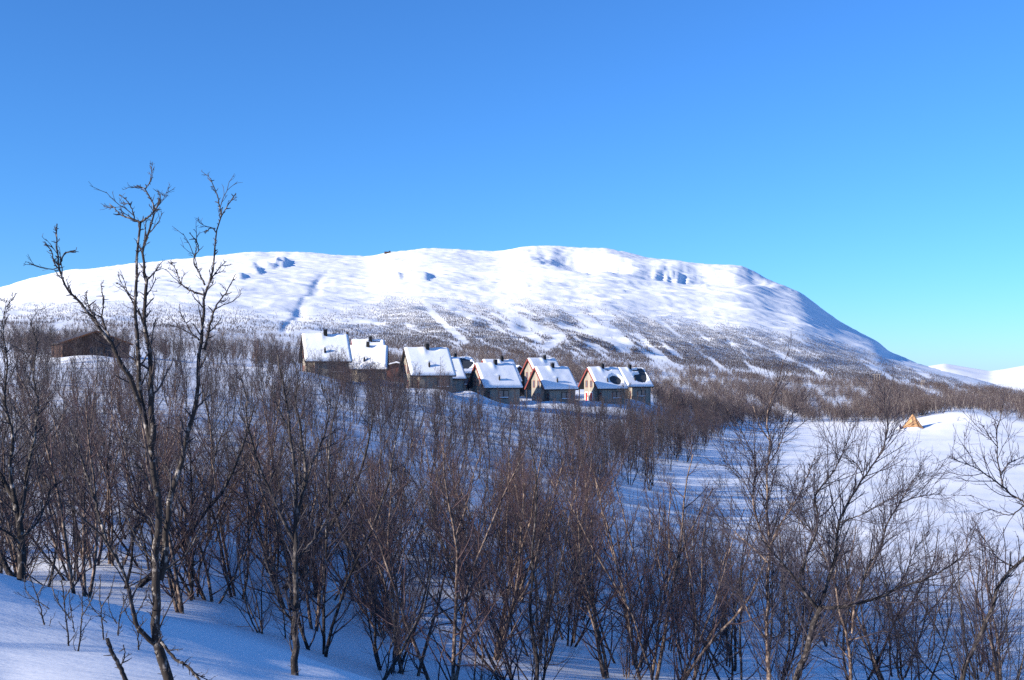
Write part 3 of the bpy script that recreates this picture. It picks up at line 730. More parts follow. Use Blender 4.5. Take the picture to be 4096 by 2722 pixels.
for i, (k, kind) in enumerate([('clump', 'clump'), ('clump_red', 'clump'), ('upright', 'upright'), ('upright_red', 'upright'), ('single', 'single'), ('crooked', 'crooked'), ('shrub', 'shrub'), ('clump', 'clump'), ('upright_red', 'upright'), ('crooked', 'crooked')]):
    rg = np.random.default_rng(100 + i); (tv, tf), (cv_, cf) = birch(rg, **KINDS[kind])
    bm_, tm_, lab = LOOK[k]
    NEAR.append((k, mesh_np('birch_trunk', tv, tf, M[bm_], True), mesh_np('birch_crown', cv_, cf, M[tm_]), lab))
def lod(i, kind, thick, nb, nt_, nf, sides, bark='bark_dark', twig='twig_brown'):
    rg = np.random.default_rng(200 + i); p = dict(KINDS[kind]); p.update(clear=.16, nb=nb, nt_=nt_, nf=nf, tw=thick, sides=sides)
    (tv, tf), (cv_, cf) = birch(rg, **p)
    V, F = join([(tv, tf), (cv_, cf)])
    me = mesh_np('birch', V, F, M[bark]); me.materials.append(M[twig])
    idx = np.zeros(len(F), dtype=np.int32); idx[len(tf):] = 1; me.polygons.foreach_set('material_index', idx)
    return obj('birch_form', me, link=False)
MID = [lod(0, 'clump', .0046, 10, 6, 3, (4, 3, 3)), lod(1, 'upright', .0046, 12, 6, 3, (5, 3, 3), 'bark', 'twig_brown'), lod(2, 'single', .0046, 22, 7, 3, (5, 3, 3), 'bark', 'twig_brown'),
       lod(3, 'crooked', .0046, 12, 7, 3, (5, 3, 3), 'bark_dark', 'twig_dark'), lod(4, 'clump', .0046, 10, 6, 3, (4, 3, 3), 'bark_red', 'twig_red'), lod(5, 'upright', .0046, 12, 6, 3, (5, 3, 3), 'bark', 'twig_red')]
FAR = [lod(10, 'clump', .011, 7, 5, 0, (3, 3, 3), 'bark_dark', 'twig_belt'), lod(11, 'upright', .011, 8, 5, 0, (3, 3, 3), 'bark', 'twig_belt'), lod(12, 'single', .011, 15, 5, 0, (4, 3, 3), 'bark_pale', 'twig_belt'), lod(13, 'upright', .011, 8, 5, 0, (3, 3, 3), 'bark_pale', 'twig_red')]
def tiny(i):
    """a far birch: a handful of slender blades"""
    rg = np.random.default_rng(300 + i); parts = []
    n = 7; az = rg.random(n) * 2 * math.pi; inc = np.radians(3 + 15 * rg.random(n)); ln = 5.6 * (.55 + .45 * rg.random(n))
    d = np.stack([np.sin(inc) * np.cos(az), np.sin(inc) * np.sin(az), np.cos(inc)], -1)
    P = curves(rg, np.zeros((n, 3)) + [0, 0, -.5], d, ln, 3, .08, .05); R = np.array([.08, .13, .05])[None, :] * (.7 + .6 * rg.random((n, 1)))
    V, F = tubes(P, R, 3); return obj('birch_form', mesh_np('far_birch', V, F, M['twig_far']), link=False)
TINY = [tiny(i) for i in range(4)]

def stuff_instances(name, P, rot, scl, idx, forms, label, cat):
    me = bpy.data.meshes.new(name); me.vertices.add(len(P)); me.vertices.foreach_set('co', np.ascontiguousarray(P, dtype=np.float32).ravel())
    for nm, ty, val in (('rotz', 'FLOAT', rot), ('scl', 'FLOAT', scl), ('idx', 'INT', idx)):
        a = me.attributes.new(nm, ty, 'POINT'); a.data.foreach_set('value', np.ascontiguousarray(val, dtype=np.float32 if ty == 'FLOAT' else np.int32))
    me.update(); o = obj(name, me); tag(o, label, cat, kind='stuff')
    ng = bpy.data.node_groups.new(name, 'GeometryNodeTree')
    ng.interface.new_socket('Geometry', in_out='INPUT', socket_type='NodeSocketGeometry'); ng.interface.new_socket('Geometry', in_out='OUTPUT', socket_type='NodeSocketGeometry')
    gi, go = ng.nodes.new('NodeGroupInput'), ng.nodes.new('NodeGroupOutput'); jn = ng.nodes.new('GeometryNodeJoinGeometry')
    for f in reversed(forms):
        oi = ng.nodes.new('GeometryNodeObjectInfo'); oi.inputs['Object'].default_value = f; oi.inputs['As Instance'].default_value = True
        ng.links.new(oi.outputs['Geometry'], jn.inputs[0])
    def attr(nm, ty):
        n = ng.nodes.new('GeometryNodeInputNamedAttribute'); n.data_type = ty; n.inputs['Name'].default_value = nm; return n.outputs['Attribute']
    ip = ng.nodes.new('GeometryNodeInstanceOnPoints'); ip.inputs['Pick Instance'].default_value = True
    cx = ng.nodes.new('ShaderNodeCombineXYZ'); ng.links.new(attr('rotz', 'FLOAT'), cx.inputs['Z'])
    ng.links.new(gi.outputs[0], ip.inputs['Points']); ng.links.new(jn.outputs[0], ip.inputs['Instance']); ng.links.new(attr('idx', 'INT'), ip.inputs['Instance Index'])
    ng.links.new(cx.outputs[0], ip.inputs['Rotation'])
    sc3 = ng.nodes.new('ShaderNodeCombineXYZ'); sa = attr('scl', 'FLOAT')
    for k in 'XYZ': ng.links.new(sa, sc3.inputs[k])
    ng.links.new(sc3.outputs[0], ip.inputs['Scale']); ng.links.new(ip.outputs[0], go.inputs[0])
    md = o.modifiers.new('birches', 'NODES'); md.node_group = ng
    return o

# ------------------------------------------------------------------ forest on the mountain and in the valley (far)
def far_points():
    """candidate spots spread evenly over the slopes as seen from the cabins' side, thinned by a forest map"""
    rg = np.random.default_rng(5)
    cols = np.linspace(-120, 4220, 1550); out = []
    rr = np.concatenate([np.geomspace(300, 1000, 90)[:-1], np.linspace(1000, 4300, 260)])
    az = np.arctan((cols / 4 - 512) / FPX); A, Rr = np.meshgrid(az, rr)
    Zs = surf_z((Rr * np.sin(A)).ravel(), (Rr * np.cos(A)).ravel()).reshape(A.shape)
    PY = 1500 - Zs / (Rr * np.cos(A)) * 4400
    step = 2.7     # photograph pixels between candidates
    for c in range(len(cols)):
        vis = np.minimum.accumulate(PY[:, c]); q = np.arange(1165, 1720, step); q = q + step * (rg.random(len(q)) - .5)
        ok = (q < vis[0]) & (q > vis[-1]); q = q[ok]
        r = np.interp(-q, -vis + np.arange(len(vis)) * 1e-6, rr)
        out.append(np.stack([cols[c] + 2.9 * (rg.random(len(q)) - .5), q, r], -1))
    return np.concatenate(out)
C = far_points(); px, py, rr = C.T
TL = np.interp(px, [-200, 0, 500, 900, 1000, 1150, 1250, 1500, 1540, 1800, 2000, 2300, 2500, 2700, 3000, 3300, 3600, 4096], [1240, 1215, 1205, 1210, 1245, 1290, 1262, 1215, 1186, 1192, 1208, 1222, 1245, 1275, 1310, 1350, 1425, 1562])
up_ = py - TL
tilt = np.interp(px, [0, 1500, 2200, 3000, 4096], [0, .04, .16, .30, .36])
qx, qy = px, py - tilt * px
n1 = fbm(qx * .0042, qy * .030, 61, 4, .55); n2 = fbm(qx * .016, qy * .06, 62, 3, .6)
dens = np.interp(px, [0, 900, 1150, 1300, 1500, 1560, 2000, 2600, 3200, 4096], [.32, .30, .26, .44, .54, .85, .9, 1.0, 1.0, 1.0])
dens = dens * (.45 + .55 * sstep(0, 40, up_)) * np.where(up_ > 0, 1, np.exp(up_ / 26.0) * .30)
cover = sstep(-.22, .12, n1 + .5 * n2 + np.interp(px, [0, 1500, 2600, 4096], [.0, .16, .10, .16]))
dens = dens * cover
for pl, w in (([(1700, 1212), (1760, 1285), (1862, 1372)], 11), ([(1962, 1205), (2050, 1270), (2170, 1322), (2245, 1350), (2185, 1392)], 19), ([(2240, 1300), (2400, 1350), (2520, 1385)], 10), ([(3060, 1215), (3300, 1330), (3600, 1440), (3900, 1530)], 12)):
    dd, _ = seg_d(px, py, pl); dens = dens * sstep(w * .6, w * 1.5, dd + 5 * n2)
# belts of open snow at the foot of the slope and the denser belt behind the meadow
open_ = np.exp(-((py - np.interp(px, [2250, 2600, 3000, 3400, 3700], [1436, 1462, 1490, 1528, 1560])) / 13) ** 2) * sstep(2200, 2350, px) * (1 - sstep(3300, 3600, px))
open2 = np.exp(-((py - np.interp(px, [2500, 3000, 3400], [1505, 1535, 1570])) / 9) ** 2) * sstep(2400, 2600, px) * (1 - sstep(3350, 3500, px)) * (n1 > -.1)
dens = dens * (1 - .85 * np.clip(open_ + open2, 0, 1))
keep = rng.random(len(px)) < dens
meadow = (py > np.interp(px, [2560, 2800, 3000, 3400, 3600, 3700, 3850, 4000, 4200], [1640, 1690, 1690, 1690, 1690, 1664, 1634, 1648, 1672])) & (px > 2560)
hid = (rr < 420) & (px < 2640)
keep &= ~meadow & ~hid & (up_ > -90)
px, py, rr = px[keep], py[keep], rr[keep]; az = np.arctan((px / 4 - 512) / FPX)
x, y = rr * np.sin(az), rr * np.cos(az); z = surf_z(x, y)
nearm = rr < 900
nf_ = nearm & (rng.random(len(rr)) < np.clip(rr / 900 * .46, .12, 1))      # nearer trees are bigger: fewer are needed
sel = ~nearm
P = np.stack([x, y, z - .1], -1)
sc = (.55 + .5 * rng.random(len(rr))) * np.interp(rr, [900, 2500, 4000], [.62, .56, .50])
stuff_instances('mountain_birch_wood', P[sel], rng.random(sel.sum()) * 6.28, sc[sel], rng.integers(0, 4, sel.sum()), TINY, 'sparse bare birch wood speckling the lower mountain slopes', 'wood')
# the same belt just behind the snow swells, where only the tops show
a_ = .335 + .14 * rng.random(420); r_ = np.sqrt(rng.random(420) * (480 ** 2 - 352 ** 2) + 352 ** 2); xb, yb = r_ * np.sin(a_), r_ * np.cos(a_)
Pv = np.vstack([P[nf_], np.stack([xb, yb, ground_z(xb, yb) - .1], -1)]); nv_ = len(Pv)
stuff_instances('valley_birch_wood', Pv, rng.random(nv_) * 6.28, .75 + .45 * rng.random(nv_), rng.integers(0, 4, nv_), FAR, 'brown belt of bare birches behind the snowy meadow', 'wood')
print('far trees', sel.sum(), nf_.sum())

# ------------------------------------------------------------------ birches on the near slope and hillside
def proj(x, y, z): return (512 + FPX * x / y) * 4, 1500 - z / y * 4400
HOUSES = [(o.location.x, o.location.y) for o in COL.objects if o.type == 'EMPTY' and o.name.split('.')[0] in ('cabin', 'barn', 'shed', 'dark_building')]
rg = np.random.default_rng(77)
cand = []
def scatter(r0, r1, rho, azlo=-.50, azhi=.50):
    """blue-ish noise in world space"""
    area = (azhi - azlo) * (r1 * r1 - r0 * r0) / 2; n = int(area * rho)
    r = np.sqrt(rg.random(n) * (r1 * r1 - r0 * r0) + r0 * r0); a = azlo + (azhi - azlo) * rg.random(n)
    return r * np.sin(a), r * np.cos(a)
xs, ys = [], []
for r0, r1, rho in ((14, 30, .30), (30, 60, .20), (60, 110, .088), (110, 180, .060), (180, 330, .028)):
    a, b_ = scatter(r0, r1, rho); xs.append(a); ys.append(b_)
a, b_ = scatter(120, 345, .055, .05, .235); xs.append(a); ys.append(b_)      # the wood edge by the meadow
extra = len(a)
x = np.concatenate(xs); y = np.concatenate(ys); z = ground_z(x, y); px, py = proj(x, y, z); r = np.hypot(x, y)
# where birches grow (1) and where the snow lies open (0)
MEAD = np.interp(py, [1640, 1690, 1740, 1850, 1950, 2100, 2200, 2300, 2400, 2722, 2900], [2700, 3000, 2900, 2760, 2640, 2430, 2480, 2900, 3450, 4300, 4600])
dn = np.where(px < MEAD, 1.0, 0.0)
dn *= np.where((px > 2300) & (py > 2300), .55, 1.0)
n1 = fbm(x * .045, y * .045, 71, 3)
dn *= np.where((px > 1000) & (r < 60), .72, 1.0) * np.where((px < 1000) & (r < 70), 1.35, 1.0)
dn *= np.where(r > 60, sstep(-.45, .25, n1 + .12), sstep(-.75, -.1, n1 + .1))
dn *= np.where((r > 150) & (px > 1850) & (py < 1660), .18, 1)            # clear slope right below the cabins
dn *= np.where((px < 1250) & (py > 1400) & (py < 1640) & (r < 200), .8, 1)
dn *= np.where((px > 200) & (px < 600) & (py < 1560) & (r > 90) & (r < 190), .2, 1)
dn *= np.where((px > 550) & (px < 1250) & (py > 1460) & (py < 1560) & (r < 180), .35, 1)
crest = np.interp(px, [-300, 0, 450, 900, 1350, 1700, 4400], [18, 17.5, 17, 16.5, 17, 18, 19])
dn *= (r > crest)
dn *= np.where((px > 2150) & (r > 115), 2.0, 1.0) * (px > -150) * (px < 4300)
dn[-extra:] = np.where((px < MEAD + 40)[-extra:], np.where(py[-extra:] > 1640, .9, .5), 0) * (px[-extra:] > 2280) * np.where(py[-extra:] > 1840, .35, 1)
keep = rg.random(len(x)) < dn
for hx, hy in HOUSES: keep &= np.hypot(x - hx, y - hy) > 6.8
# keep the sight line to the cabin fronts fairly open
inh = (px > 1840) & (px < 2620) & (r > 165) & (py < 1700); keep &= ~inh | (rg.random(len(x)) < .22)
x, y, z, px, py, r = (a[keep] for a in (x, y, z, px, py, r))
H = 4.3 + 1.7 * rg.random(len(x)); H = np.where((px > 2250) & (r > 100), H + .9, H * np.interp(r, [20, 60, 90, 150], [1, .95, .85, 1.05]))
lim = np.interp(px, [0, 500, 1200, 1350, 2300, 2600, 2800, 3300, 4096], [1560, 1600, 1640, 1730, 1760, 1800, 1950, 2080, 2150]) + rg.normal(0, 55, len(x))
cap = (1500 - lim) / 4400 * y - z
H = np.where(r < 75, np.minimum(H, np.maximum(cap, 1.6)), H)
H = np.where((r < 75) & (rg.random(len(x)) < .12), H * .5, H)
order = np.argsort(-(H / y)); NI = 282
ind, rest = order[:NI], order[NI:]
WHERE = [('behind the near snow bank', lambda a, b_, c: c < 45 and a < 1300), ('in the thicket below the cabins', lambda a, b_, c: c < 45 and a < 2450),
         ('in the shaded hollow beside the meadow', lambda a, b_, c: c < 75 and a >= 2450), ('in the hollow behind the near thicket', lambda a, b_, c: c < 90), ('on the hillside under the cabins', lambda a, b_, c: True)]
def place_tree(i, k, nm, label, group, loc, rz, h, lean=(0, 0)):
    kind, tm, cm, _ = NEAR[k]
    root = empty(nm, loc); root.rotation_euler = (lean[0], lean[1], rz); s_ = h / 5.0; root.scale = (s_, s_, s_)
    tag(root, label, 'birch' if kind != 'shrub' else 'shrub', group); obj('trunk', tm, root); obj('crown', cm, root); return root
for c, i in enumerate(ind):
    k = int(rg.choice(10, p=[.13, .13, .13, .12, .12, .10, .04, .10, .08, .05]))
    if px[i] < 2450 and 1150 < px[i] and r[i] < 50 and rg.random() < .45: k = int(rg.choice([1, 3, 8]))
    w = next(t for t, f in WHERE if f(px[i], py[i], r[i])); kind = NEAR[k][0]
    ln_ = (rg.normal(0, .10), rg.normal(0, .10)); sz = 'leaning' if math.hypot(*ln_) > .17 else 'tall' if H[i] > 4.7 else 'small' if H[i] < 2.7 else ''
    lab = (sz + ' ' + NEAR[k][3] + ' ' + w).strip()
    place_tree(c, k, 'shrub' if kind == 'shrub' else 'birch_tree', lab, lab, (x[i], y[i], z[i] - .03), rg.random() * 6.28, H[i], ln_)
idx = rg.choice(6, len(rest), p=[.10, .22, .24, .18, .08, .18])
P = np.stack([x[rest], y[rest], z[rest] - .03], -1)
stuff_instances('hillside_birch_wood', P, rg.random(len(rest)) * 6.28, H[rest] / 5.0, idx, MID, 'bare birch wood spread over the hillside around the cabins', 'wood')
# more birches, unseen, added left of the view and behind it to shade the near slope
xo, yo = [], []
for r0, r1, rho, a0, a1 in ((16, 60, .10, -1.5, -.50), (60, 140, .05, -1.2, -.50), (12, 40, .05, -2.6, -1.5)):
    a, b_ = scatter(r0, r1, rho, a0, a1); xo.append(a); yo.append(b_)
xo = np.concatenate(xo); yo = np.concatenate(yo); zo = ground_z(xo, yo)
stuff_instances('shading_birch_wood', np.stack([xo, yo, zo - .03], -1), rg.random(len(xo)) * 6.28, .7 + .4 * rg.random(len(xo)), rg.integers(0, 6, len(xo)), MID, 'unseen bare birch wood added beside the near snow bank for its shadows', 'wood')
print('individual', len(ind), 'rest', len(rest), 'nearest rest', r[rest].min())

# ------------------------------------------------------------------ foreground birches, limb by limb
def smooth_poly(pts, n):
    p = np.array(pts, float); t = np.concatenate([[0], np.cumsum(np.linalg.norm(np.diff(p, axis=0), axis=1))]); t /= t[-1]; q = np.linspace(0, 1, n)
    # Catmull-Rom through the points
    m_ = np.gradient(p, t, axis=0); out = np.empty((n, 3)); i = np.clip(np.searchsorted(t, q, side='right') - 1, 0, len(t) - 2); h = (t[i + 1] - t[i]); s_ = ((q - t[i]) / h)[:, None]; h = h[:, None]
    return (2 * s_ ** 3 - 3 * s_ ** 2 + 1) * p[i] + (s_ ** 3 - 2 * s_ ** 2 + s_) * h * m_[i] + (-2 * s_ ** 3 + 3 * s_ ** 2) * p[i + 1] + (s_ ** 3 - s_ ** 2) * h * m_[i + 1]

def hero(name, label, limbs, d, bark, twig, seed, spur=26, twn=10, fine=4, bl=.5, tw=.0035, cat='birch', spur_len=.06, droop=.08, base=True, wob=.13, rel=(.18, .35)):
    """limbs: (photo points, start radius, end radius, depth drift in metres)"""
    rg = np.random.default_rng(seed); trunk, crown = [], []
    x0, y0, _ = pt(limbs[0][0][0][0], 0, d); g = float(ground_z(x0, y0)); org = np.array([x0, y0, g])
    for li, (pp, ra, rb, drift) in enumerate(limbs):
        n = 28; w = np.linspace(0, 1, len(pp)); pts = []
        off0 = 0 if isinstance(drift, (int, float)) else drift[0]; off1 = drift if isinstance(drift, (int, float)) else drift[1]
        for (a, b_), t in zip(pp, w):
            dd = d + off0 + (off1 - off0) * t; X, Y, Z = pt(a, b_, dd); pts.append((X, Y, Z))
        if li == 0 and base: pts[0] = (pts[0][0], pts[0][1], min(pts[0][2], g - .25))
        Pm = smooth_poly(pts, n) - org; ln = np.linalg.norm(np.diff(Pm, axis=0), axis=1).sum()
        Pm[1:-1] += rg.normal(0, .002 + ln * .0009, (n - 2, 3))
        f = np.linspace(0, 1, n); Rm = (ra * (1 - f) ** 1.15 * .80 + rb * .7 * f) * (1 + .16 * rg.random(n)) + .0012
        Pm, Rm = Pm[None], Rm[None]; trunk.append(tubes(Pm, Rm, 9))
        # knobbly spurs
        ns = max(3, int(spur * ln)); S, T, r_, ff = sample_on(rg, Pm, Rm, ns, .02, .99)
        Ps = curves(rg, S, side_dirs(rg, T, 35, 80), r_ * .8 + spur_len * (.3 + rg.random(len(ff)) ** 2 * 1.4), 3, .2, .1); crown.append(tubes(Ps, np.array([.0060, .0042, .0022])[None] * (.6 + .7 * rg.random((len(ff), 1))) + np.zeros((len(ff), 3)), 4))
        # twigs and fine twigs
        nt2 = max(2, int(twn * ln)); S, T, r_, ff = sample_on(rg, Pm, Rm, nt2, .12, .99)
        L1 = bl * (1.1 - .7 * ff) * (.25 + rg.random(len(ff)) ** 1.5); P1 = curves(rg, S, side_dirs(rg, T, 24, 52), L1, 7, wob, droop); R1 = np.minimum(r_ * .5, .009)[:, None] * np.linspace(1, .35, 7) + tw * .4
        crown.append(tubes(P1, R1, 4))
        S, T, r_, ff = sample_on(rg, P1, R1, fine + 2, .15, .98); L2 = np.repeat(L1, fine + 2) * (rel[0] + rel[1] * rg.random(len(ff)))
        P2 = curves(rg, S, side_dirs(rg, T, 20, 48), L2, 4, wob, droop); R2 = np.full((len(ff), 1), tw) * np.linspace(1.1, .6, 4); crown.append(tubes(P2, R2, 3))
        if fine:
            S, T, r_, ff = sample_on(rg, P2, R2, fine, .2, .95); P3 = curves(rg, S, side_dirs(rg, T, 25, 60), np.repeat(L2, fine) * (.25 + .4 * rg.random(len(ff))), 3, .15, droop)
            crown.append(tubes(P3, np.full((len(ff), 1), tw * .75) * np.array([[1, .8, .6]]), 3))
    root = empty(name, tuple(org)); tag(root, label, cat)
    obj('trunk', mesh_np('trunk', *join(trunk), M[bark], True), root); obj('crown', mesh_np('crown', *join(crown), M[twig]), root)
    return root

hero('foreground_birch', 'tall knobbly birch on the near snow bank with three forked tops', [
    ([(690, 2780), (678, 2722), (652, 2645), (626, 2567), (626, 2417), (626, 2254), (635, 2124), (626, 1993), (613, 1863), (596, 1740), (570, 1640), (556, 1540), (553, 1400), (545, 1280), (540, 1190), (546, 1090), (550, 1000), (554, 930), (562, 890)], .052, .010, .1),
    ([(562, 890), (540, 880), (484, 860), (460, 835), (438, 815)], .010, .003, .15), ([(562, 890), (596, 866), (625, 832), (645, 800)], .010, .003, (.1, 0)), ([(540, 880), (520, 820), (505, 800), (478, 778)], .006, .003, (.15, .2)),
    ([(572, 1650), (548, 1590), (530, 1530), (505, 1492), (449, 1380), (393, 1302), (351, 1246), (295, 1183), (253, 1127), (238, 1071), (231, 1015), (228, 959), (228, 895)], .027, .004, (.05, -.5)),
    ([(449, 1370), (425, 1320), (409, 1270), (414, 1211), (403, 1134)], .011, .003, (-.1, .2)), ([(246, 1090), (216, 1050), (204, 1000), (179, 976)], .007, .003, (-.4, -.5)), ([(240, 1060), (262, 1012), (302, 1001)], .007, .003, (-.4, -.3)), ([(395, 1305), (360, 1240), (340, 1170)], .006, .003, (-.3, .1)),
    ([(604, 1790), (612, 1720), (604, 1600), (606, 1490), (596, 1387), (575, 1281), (579, 1211), (586, 1127), (575, 1071), (572, 987), (596, 917), (617, 846), (600, 790), (582, 755), (547, 741)], .030, .005, (.0, .45)),
    ([(617, 846), (640, 800), (632, 760)], .006, .003, (.4, .5)), ([(582, 755), (600, 730), (606, 718)], .005, .003, (.45, .4)), ([(590, 1120), (625, 1080), (638, 1060)], .007, .003, (.3, .5)), ([(576, 1280), (540, 1230), (520, 1180), (468, 1130)], .008, .003, (.2, .3)),
    ([(640, 2320), (652, 2287), (660, 2210), (667, 2091), (684, 1980), (723, 1863), (752, 1730), (786, 1597), (796, 1492), (800, 1408), (807, 1337), (817, 1281), (817, 1211), (831, 1141), (852, 1085), (859, 1001), (866, 931), (884, 867), (912, 818), (944, 773)], .034, .004, (.05, .7)),
    ([(884, 867), (873, 797), (842, 713)], .007, .003, (.6, .65)), ([(820, 1400), (835, 1316), (863, 1225), (905, 1169), (940, 1099)], .014, .003, (.4, .1)), ([(817, 1180), (772, 1166), (730, 1141), (708, 1092), (684, 1043)], .010, .003, (.5, .8)),
    ([(820, 1141), (793, 1085), (775, 1040), (793, 994), (786, 966), (757, 931)], .009, .003, (.5, .3)), ([(796, 1359), (765, 1330), (730, 1267)], .008, .003, (.4, .8)), ([(835, 1130), (870, 1080), (905, 1045)], .006, .003, (.5, .8)), ([(866, 930), (845, 910), (820, 935)], .005, .003, (.6, .6)),
    ([(618, 2575), (554, 2515), (521, 2384), (502, 2306), (456, 2221), (391, 2124), (326, 2072), (280, 2013)], .024, .005, (0, -.6)), ([(430, 2180), (391, 2045), (372, 1974), (345, 1895), (313, 1798), (280, 1713)], .015, .005, (-.3, -.1)),
    ([(650, 2290), (690, 2260), (750, 2208), (800, 2117)], .012, .004, (.1, .5)), ([(640, 2560), (704, 2638), (750, 2665), (785, 2705), (830, 2760)], .014, .012, (0, -.4)), ([(610, 1980), (580, 1900), (530, 1835), (520, 1790)], .010, .004, (0, -.3)), ([(624, 2260), (580, 2200), (530, 2120), (505, 2060)], .010, .004, (0, .4))],
     9.3, 'bark', 'twig_dark', 1, spur=30, twn=8, fine=2, bl=.34, tw=.0027, spur_len=.045)
hero('broken_stub', 'broken bare stub leaning out of the near snow beside the tall birch', [([(545, 2760), (482, 2671), (450, 2612), (430, 2554)], .030, .018, -.1), ([(482, 2671), (500, 2610), (492, 2580)], .006, .003, 0)], 8.9, 'bark_dark', 'twig_dark', 2, spur=22, twn=2, fine=0, bl=.08, cat='stub')
hero('foreground_birch', 'dark birch with straight knobbly trunk beside the tallest foreground birch', [
    ([(1180, 2790), (1180, 2680), (1180, 2547), (1183, 2287), (1186, 2091), (1180, 1895), (1167, 1765), (1150, 1640), (1132, 1540), (1118, 1470), (1112, 1420)], .046, .008, .2),
    ([(1186, 2180), (1150, 2110), (1108, 2026), (1075, 1950), (1043, 1882), (1010, 1772), (985, 1690), (985, 1580), (960, 1500)], .024, .005, (.1, -.4)),
    ([(1185, 2050), (1215, 1960), (1222, 1880), (1210, 1790), (1200, 1700), (1180, 1600), (1190, 1500), (1170, 1440)], .022, .004, (.1, .6)),
    ([(1215, 1960), (1250, 1850), (1290, 1760), (1312, 1680), (1320, 1600), (1290, 1540)], .016, .004, (.3, .5)), ([(1160, 1720), (1120, 1650), (1085, 1560)], .010, .003, (.2, .0)), ([(1290, 1760), (1340, 1720)], .007, .003, (.4, .5)),
    ([(1183, 2240), (1230, 2190), (1290, 2110), (1330, 2020), (1360, 1950)], .016, .004, (.1, .6)), ([(1180, 2500), (1130, 2430), (1090, 2330), (1060, 2230)], .014, .004, (.1, -.3))],
     11.6, 'bark_dark', 'twig_dark', 3, spur=30, twn=10, fine=2, bl=.42, tw=.0030, spur_len=.05)
hero('foreground_birch', 'slender birch with copper trunk standing in the hollow right of the meadow edge', [
    ([(3079, 2790), (3076, 2700), (3066, 2580), (3069, 2450), (3073, 2287), (3079, 2189), (3069, 2058), (3066, 1928), (3069, 1863), (3079, 1765), (3066, 1690), (3090, 1590), (3120, 1500), (3132, 1440)], .050, .005, .2),
    ([(3079, 2189), (3043, 2124), (3011, 1993), (3024, 1863), (2991, 1778), (2952, 1700), (2905, 1630)], .022, .004, (.0, -.6)), ([(3069, 1863), (3110, 1800), (3140, 1720), (3180, 1640), (3215, 1600)], .012, .004, (.0, .6)),
    ([(3073, 2250), (3000, 2180), (2930, 2120), (2870, 2030)], .014, .004, (0, .9)), ([(3072, 2200), (3120, 2100), (3180, 2010), (3230, 1900), (3260, 1830)], .014, .004, (0, -.5)), ([(3066, 2560), (3010, 2480), (2960, 2380), (2900, 2320)], .014, .004, (0, -.7)),
    ([(3011, 1993), (2960, 1900), (2890, 1840)], .009, .003, (-.2, -.6)), ([(3079, 1765), (3040, 1700), (3000, 1590)], .009, .003, (.1, .5))],
     17.6, 'bark_red', 'twig_brown', 4, spur=8, twn=13, fine=3, bl=1.15, tw=.0034, wob=.07, rel=(.28, .40))
hero('foreground_birch', 'wide spreading birch with a thick leaning trunk and long arched limb over the meadow', [
    ([(3160, 2800), (3190, 2700), (3226, 2612), (3258, 2482), (3285, 2430)], .072, .050, -.1),
    ([(3275, 2440), (3252, 2410), (3206, 2352), (3187, 2326), (3141, 2267), (3089, 2208), (3040, 2150)], .034, .008, (0, -.5)), ([(3195, 2330), (3226, 2221), (3258, 2143), (3271, 2058), (3258, 1993), (3284, 1948), (3337, 1882), (3382, 1785), (3420, 1700)], .030, .005, (-.1, .5)),
    ([(3285, 2430), (3350, 2430), (3415, 2417), (3512, 2391), (3578, 2358), (3708, 2313), (3806, 2260), (3871, 2189), (3897, 2117)], .036, .005, (0, -.9)),
    ([(3280, 2435), (3310, 2330), (3343, 2221), (3356, 2091), (3395, 2006), (3454, 1909), (3513, 1830), (3539, 1765), (3552, 1700), (3540, 1620), (3538, 1546)], .034, .005, (0, .7)),
    ([(3454, 1909), (3430, 1860), (3380, 1820)], .010, .004, (.4, .2)), ([(3539, 1765), (3560, 1738), (3572, 1712)], .010, .003, (.6, .9)), ([(3415, 2417), (3430, 2390), (3480, 2250), (3526, 2189), (3539, 2124), (3597, 2013), (3656, 1922)], .022, .004, (-.2, .3)),
    ([(3578, 2358), (3620, 2300), (3660, 2200), (3720, 2130)], .012, .004, (-.3, -.1)), ([(3343, 2221), (3290, 2150), (3200, 2080), (3150, 2000)], .012, .004, (.2, .8)), ([(3258, 2143), (3220, 2080), (3210, 1990), (3170, 1930)], .010, .004, (.2, -.3)), ([(3597, 2013), (3680, 1985), (3760, 1975)], .010, .003, (.2, .3)), ([(3356, 2091), (3440, 2060), (3530, 2010), (3620, 1960)], .011, .003, (.2, -.3))],
     16.6, 'bark_dark', 'twig_brown', 5, spur=8, twn=13, fine=3, bl=1.1, tw=.0032, wob=.07, rel=(.28, .40))
hero('foreground_birch', 'slim forked birch rising just behind the wide spreading one', [
    ([(3402, 2810), (3402, 2678), (3392, 2560), (3356, 2437), (3337, 2319), (3304, 2234), (3252, 2143), (3187, 2065), (3140, 1990)], .040, .006, .3),
    ([(3408, 2534), (3421, 2404), (3473, 2287), (3526, 2189), (3545, 2100), (3597, 2013), (3650, 1925), (3690, 1870)], .024, .005, (0, .6)), ([(3395, 2560), (3480, 2540), (3540, 2525), (3600, 2560)], .014, .005, (0, -.4)), ([(3402, 2640), (3330, 2560), (3270, 2540)], .012, .005, (0, .5)), ([(3337, 2319), (3360, 2200), (3390, 2120)], .010, .004, (.1, .5))],
     19.5, 'bark_red', 'twig_brown', 6, spur=8, twn=13, fine=3, bl=1.1, tw=.0034, wob=.07, rel=(.28, .40))
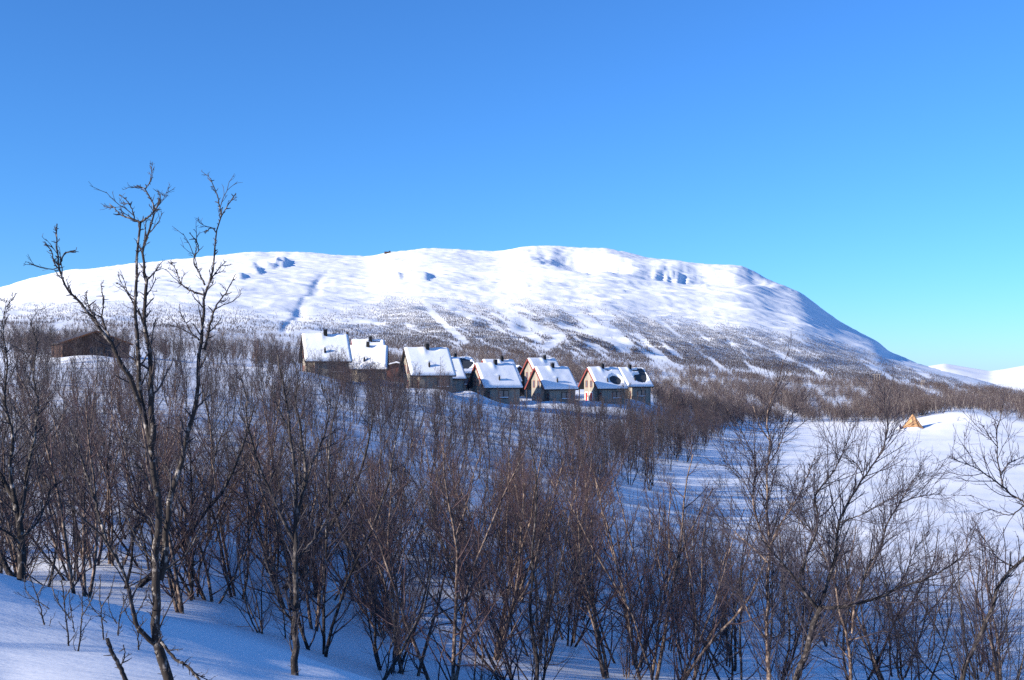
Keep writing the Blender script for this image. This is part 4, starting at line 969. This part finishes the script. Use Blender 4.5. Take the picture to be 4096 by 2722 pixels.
hero('foreground_birch', 'leaning birch with open dark limbs against the bright open meadow', [
    ([(3800, 2830), (3860, 2680), (3930, 2515), (3969, 2417), (4002, 2332), (4054, 2267), (4110, 2215), (4150, 2140), (4130, 2060), (4096, 2010), (4054, 1980), (4027, 1974), (4002, 1896), (3988, 1830), (3990, 1720), (4010, 1620)], .048, .005, .2),
    ([(4027, 1960), (3960, 1910), (3900, 1870), (3850, 1850), (3790, 1830)], .014, .004, (.1, -.5)), ([(4002, 1896), (4040, 1850), (4090, 1830)], .010, .004, (.1, .5)), ([(3992, 1790), (3960, 1750), (3930, 1700)], .008, .003, (.1, -.3)), ([(4054, 2267), (3990, 2230), (3940, 2160), (3900, 2110)], .013, .004, (.1, .6)), ([(3969, 2417), (3950, 2300), (3970, 2200)], .012, .004, (.1, -.4)), ([(4100, 2020), (4040, 2060), (3960, 2040), (3900, 2060)], .010, .004, (.1, .4))],
     16.0, 'bark_dark', 'twig_brown', 17, spur=8, twn=9, fine=2, bl=.95, tw=.0034, wob=.07, rel=(.28, .40))
hero('foreground_birch', 'stout dark birch at the edge of the near snow bank', [
    ([(92, 2370), (85, 2260), (85, 2156), (78, 2091), (55, 2000), (20, 1930), (-20, 1850), (-40, 1700), (-30, 1550)], .075, .010, .2),
    ([(80, 2090), (100, 1980), (110, 1870), (140, 1740), (150, 1600), (130, 1480), (150, 1380), (120, 1290)], .034, .005, (0, .6)), ([(60, 2010), (40, 1880), (50, 1750), (20, 1600), (30, 1450), (10, 1320), (25, 1200)], .032, .005, (0, -.5)), ([(85, 2150), (150, 2090), (190, 1990), (210, 1880)], .018, .004, (0, .6)), ([(84, 2180), (30, 2130), (-40, 2090), (-90, 2000)], .020, .005, (0, -.5))],
     14.8, 'bark', 'twig_dark', 8, spur=10, twn=12, fine=3, bl=.75, tw=.0042)
# little saplings on the near bank
for k, (bx, by, tx, ty, d_) in enumerate([(285, 2640, 230, 2250, 10.6), (300, 2630, 330, 2330, 10.4), (430, 2640, 400, 2360, 11.2), (200, 2620, 95, 2350, 11.4), (560, 2640, 500, 2340, 11.0), (470, 2620, 520, 2420, 11.6)]):
    h_ = (by - ty); mx_ = (bx + tx) / 2 + 14 * math.sin(k * 2.1)
    x0, y0, _ = pt(bx, 0, d_); g = float(ground_z(x0, y0)); by = 1500 - g / d_ * 4400 + 12
    hero('sapling', 'thin bare sapling poking out of the near snow bank', [([(bx, by), (mx_, by - h_ * .5), (tx, by - h_)], .010, .003, .1), ([(mx_, by - h_ * .5), (mx_ + 40, by - h_ * .75), (mx_ + 55, by - h_ * .95)], .005, .003, -.1), ([(bx - 3, by - h_ * .3), (mx_ - 45, by - h_ * .6), (mx_ - 50, by - h_ * .8)], .005, .003, .1)],
         d_, 'bark_dark', 'twig_dark', 20 + k, spur=20, twn=10, fine=1, bl=.2, tw=.0025, cat='sapling', spur_len=.02)['group'] = 'saplings on the near bank'
# lone bushes on the meadow
for k, (bx, by, h_, lab) in enumerate([(3772, 2062, 2.6, 'lone spindly birch on the open snow with a long blue shadow'), (3345, 1650, 4, None), (2890, 1960, 3.0, 'small bare bush on the striped snow near the wood edge'), (4000, 1706, 1.3, 'low brown bush on the snow swell beside the tan tent'), (2960, 2000, 2.2, 'thin bare bush by itself in front of the wood edge'), (3830, 1690, 2.0, 'thin bare bush on the snow swell behind the tent')]):
    if lab is None: continue
    x_, y_, z_ = hit(bx, by, 60); place_tree(900 + k, 6 if k else 2, 'shrub' if k else 'birch_tree', lab, None, (x_, y_, z_ - .03), k, h_)
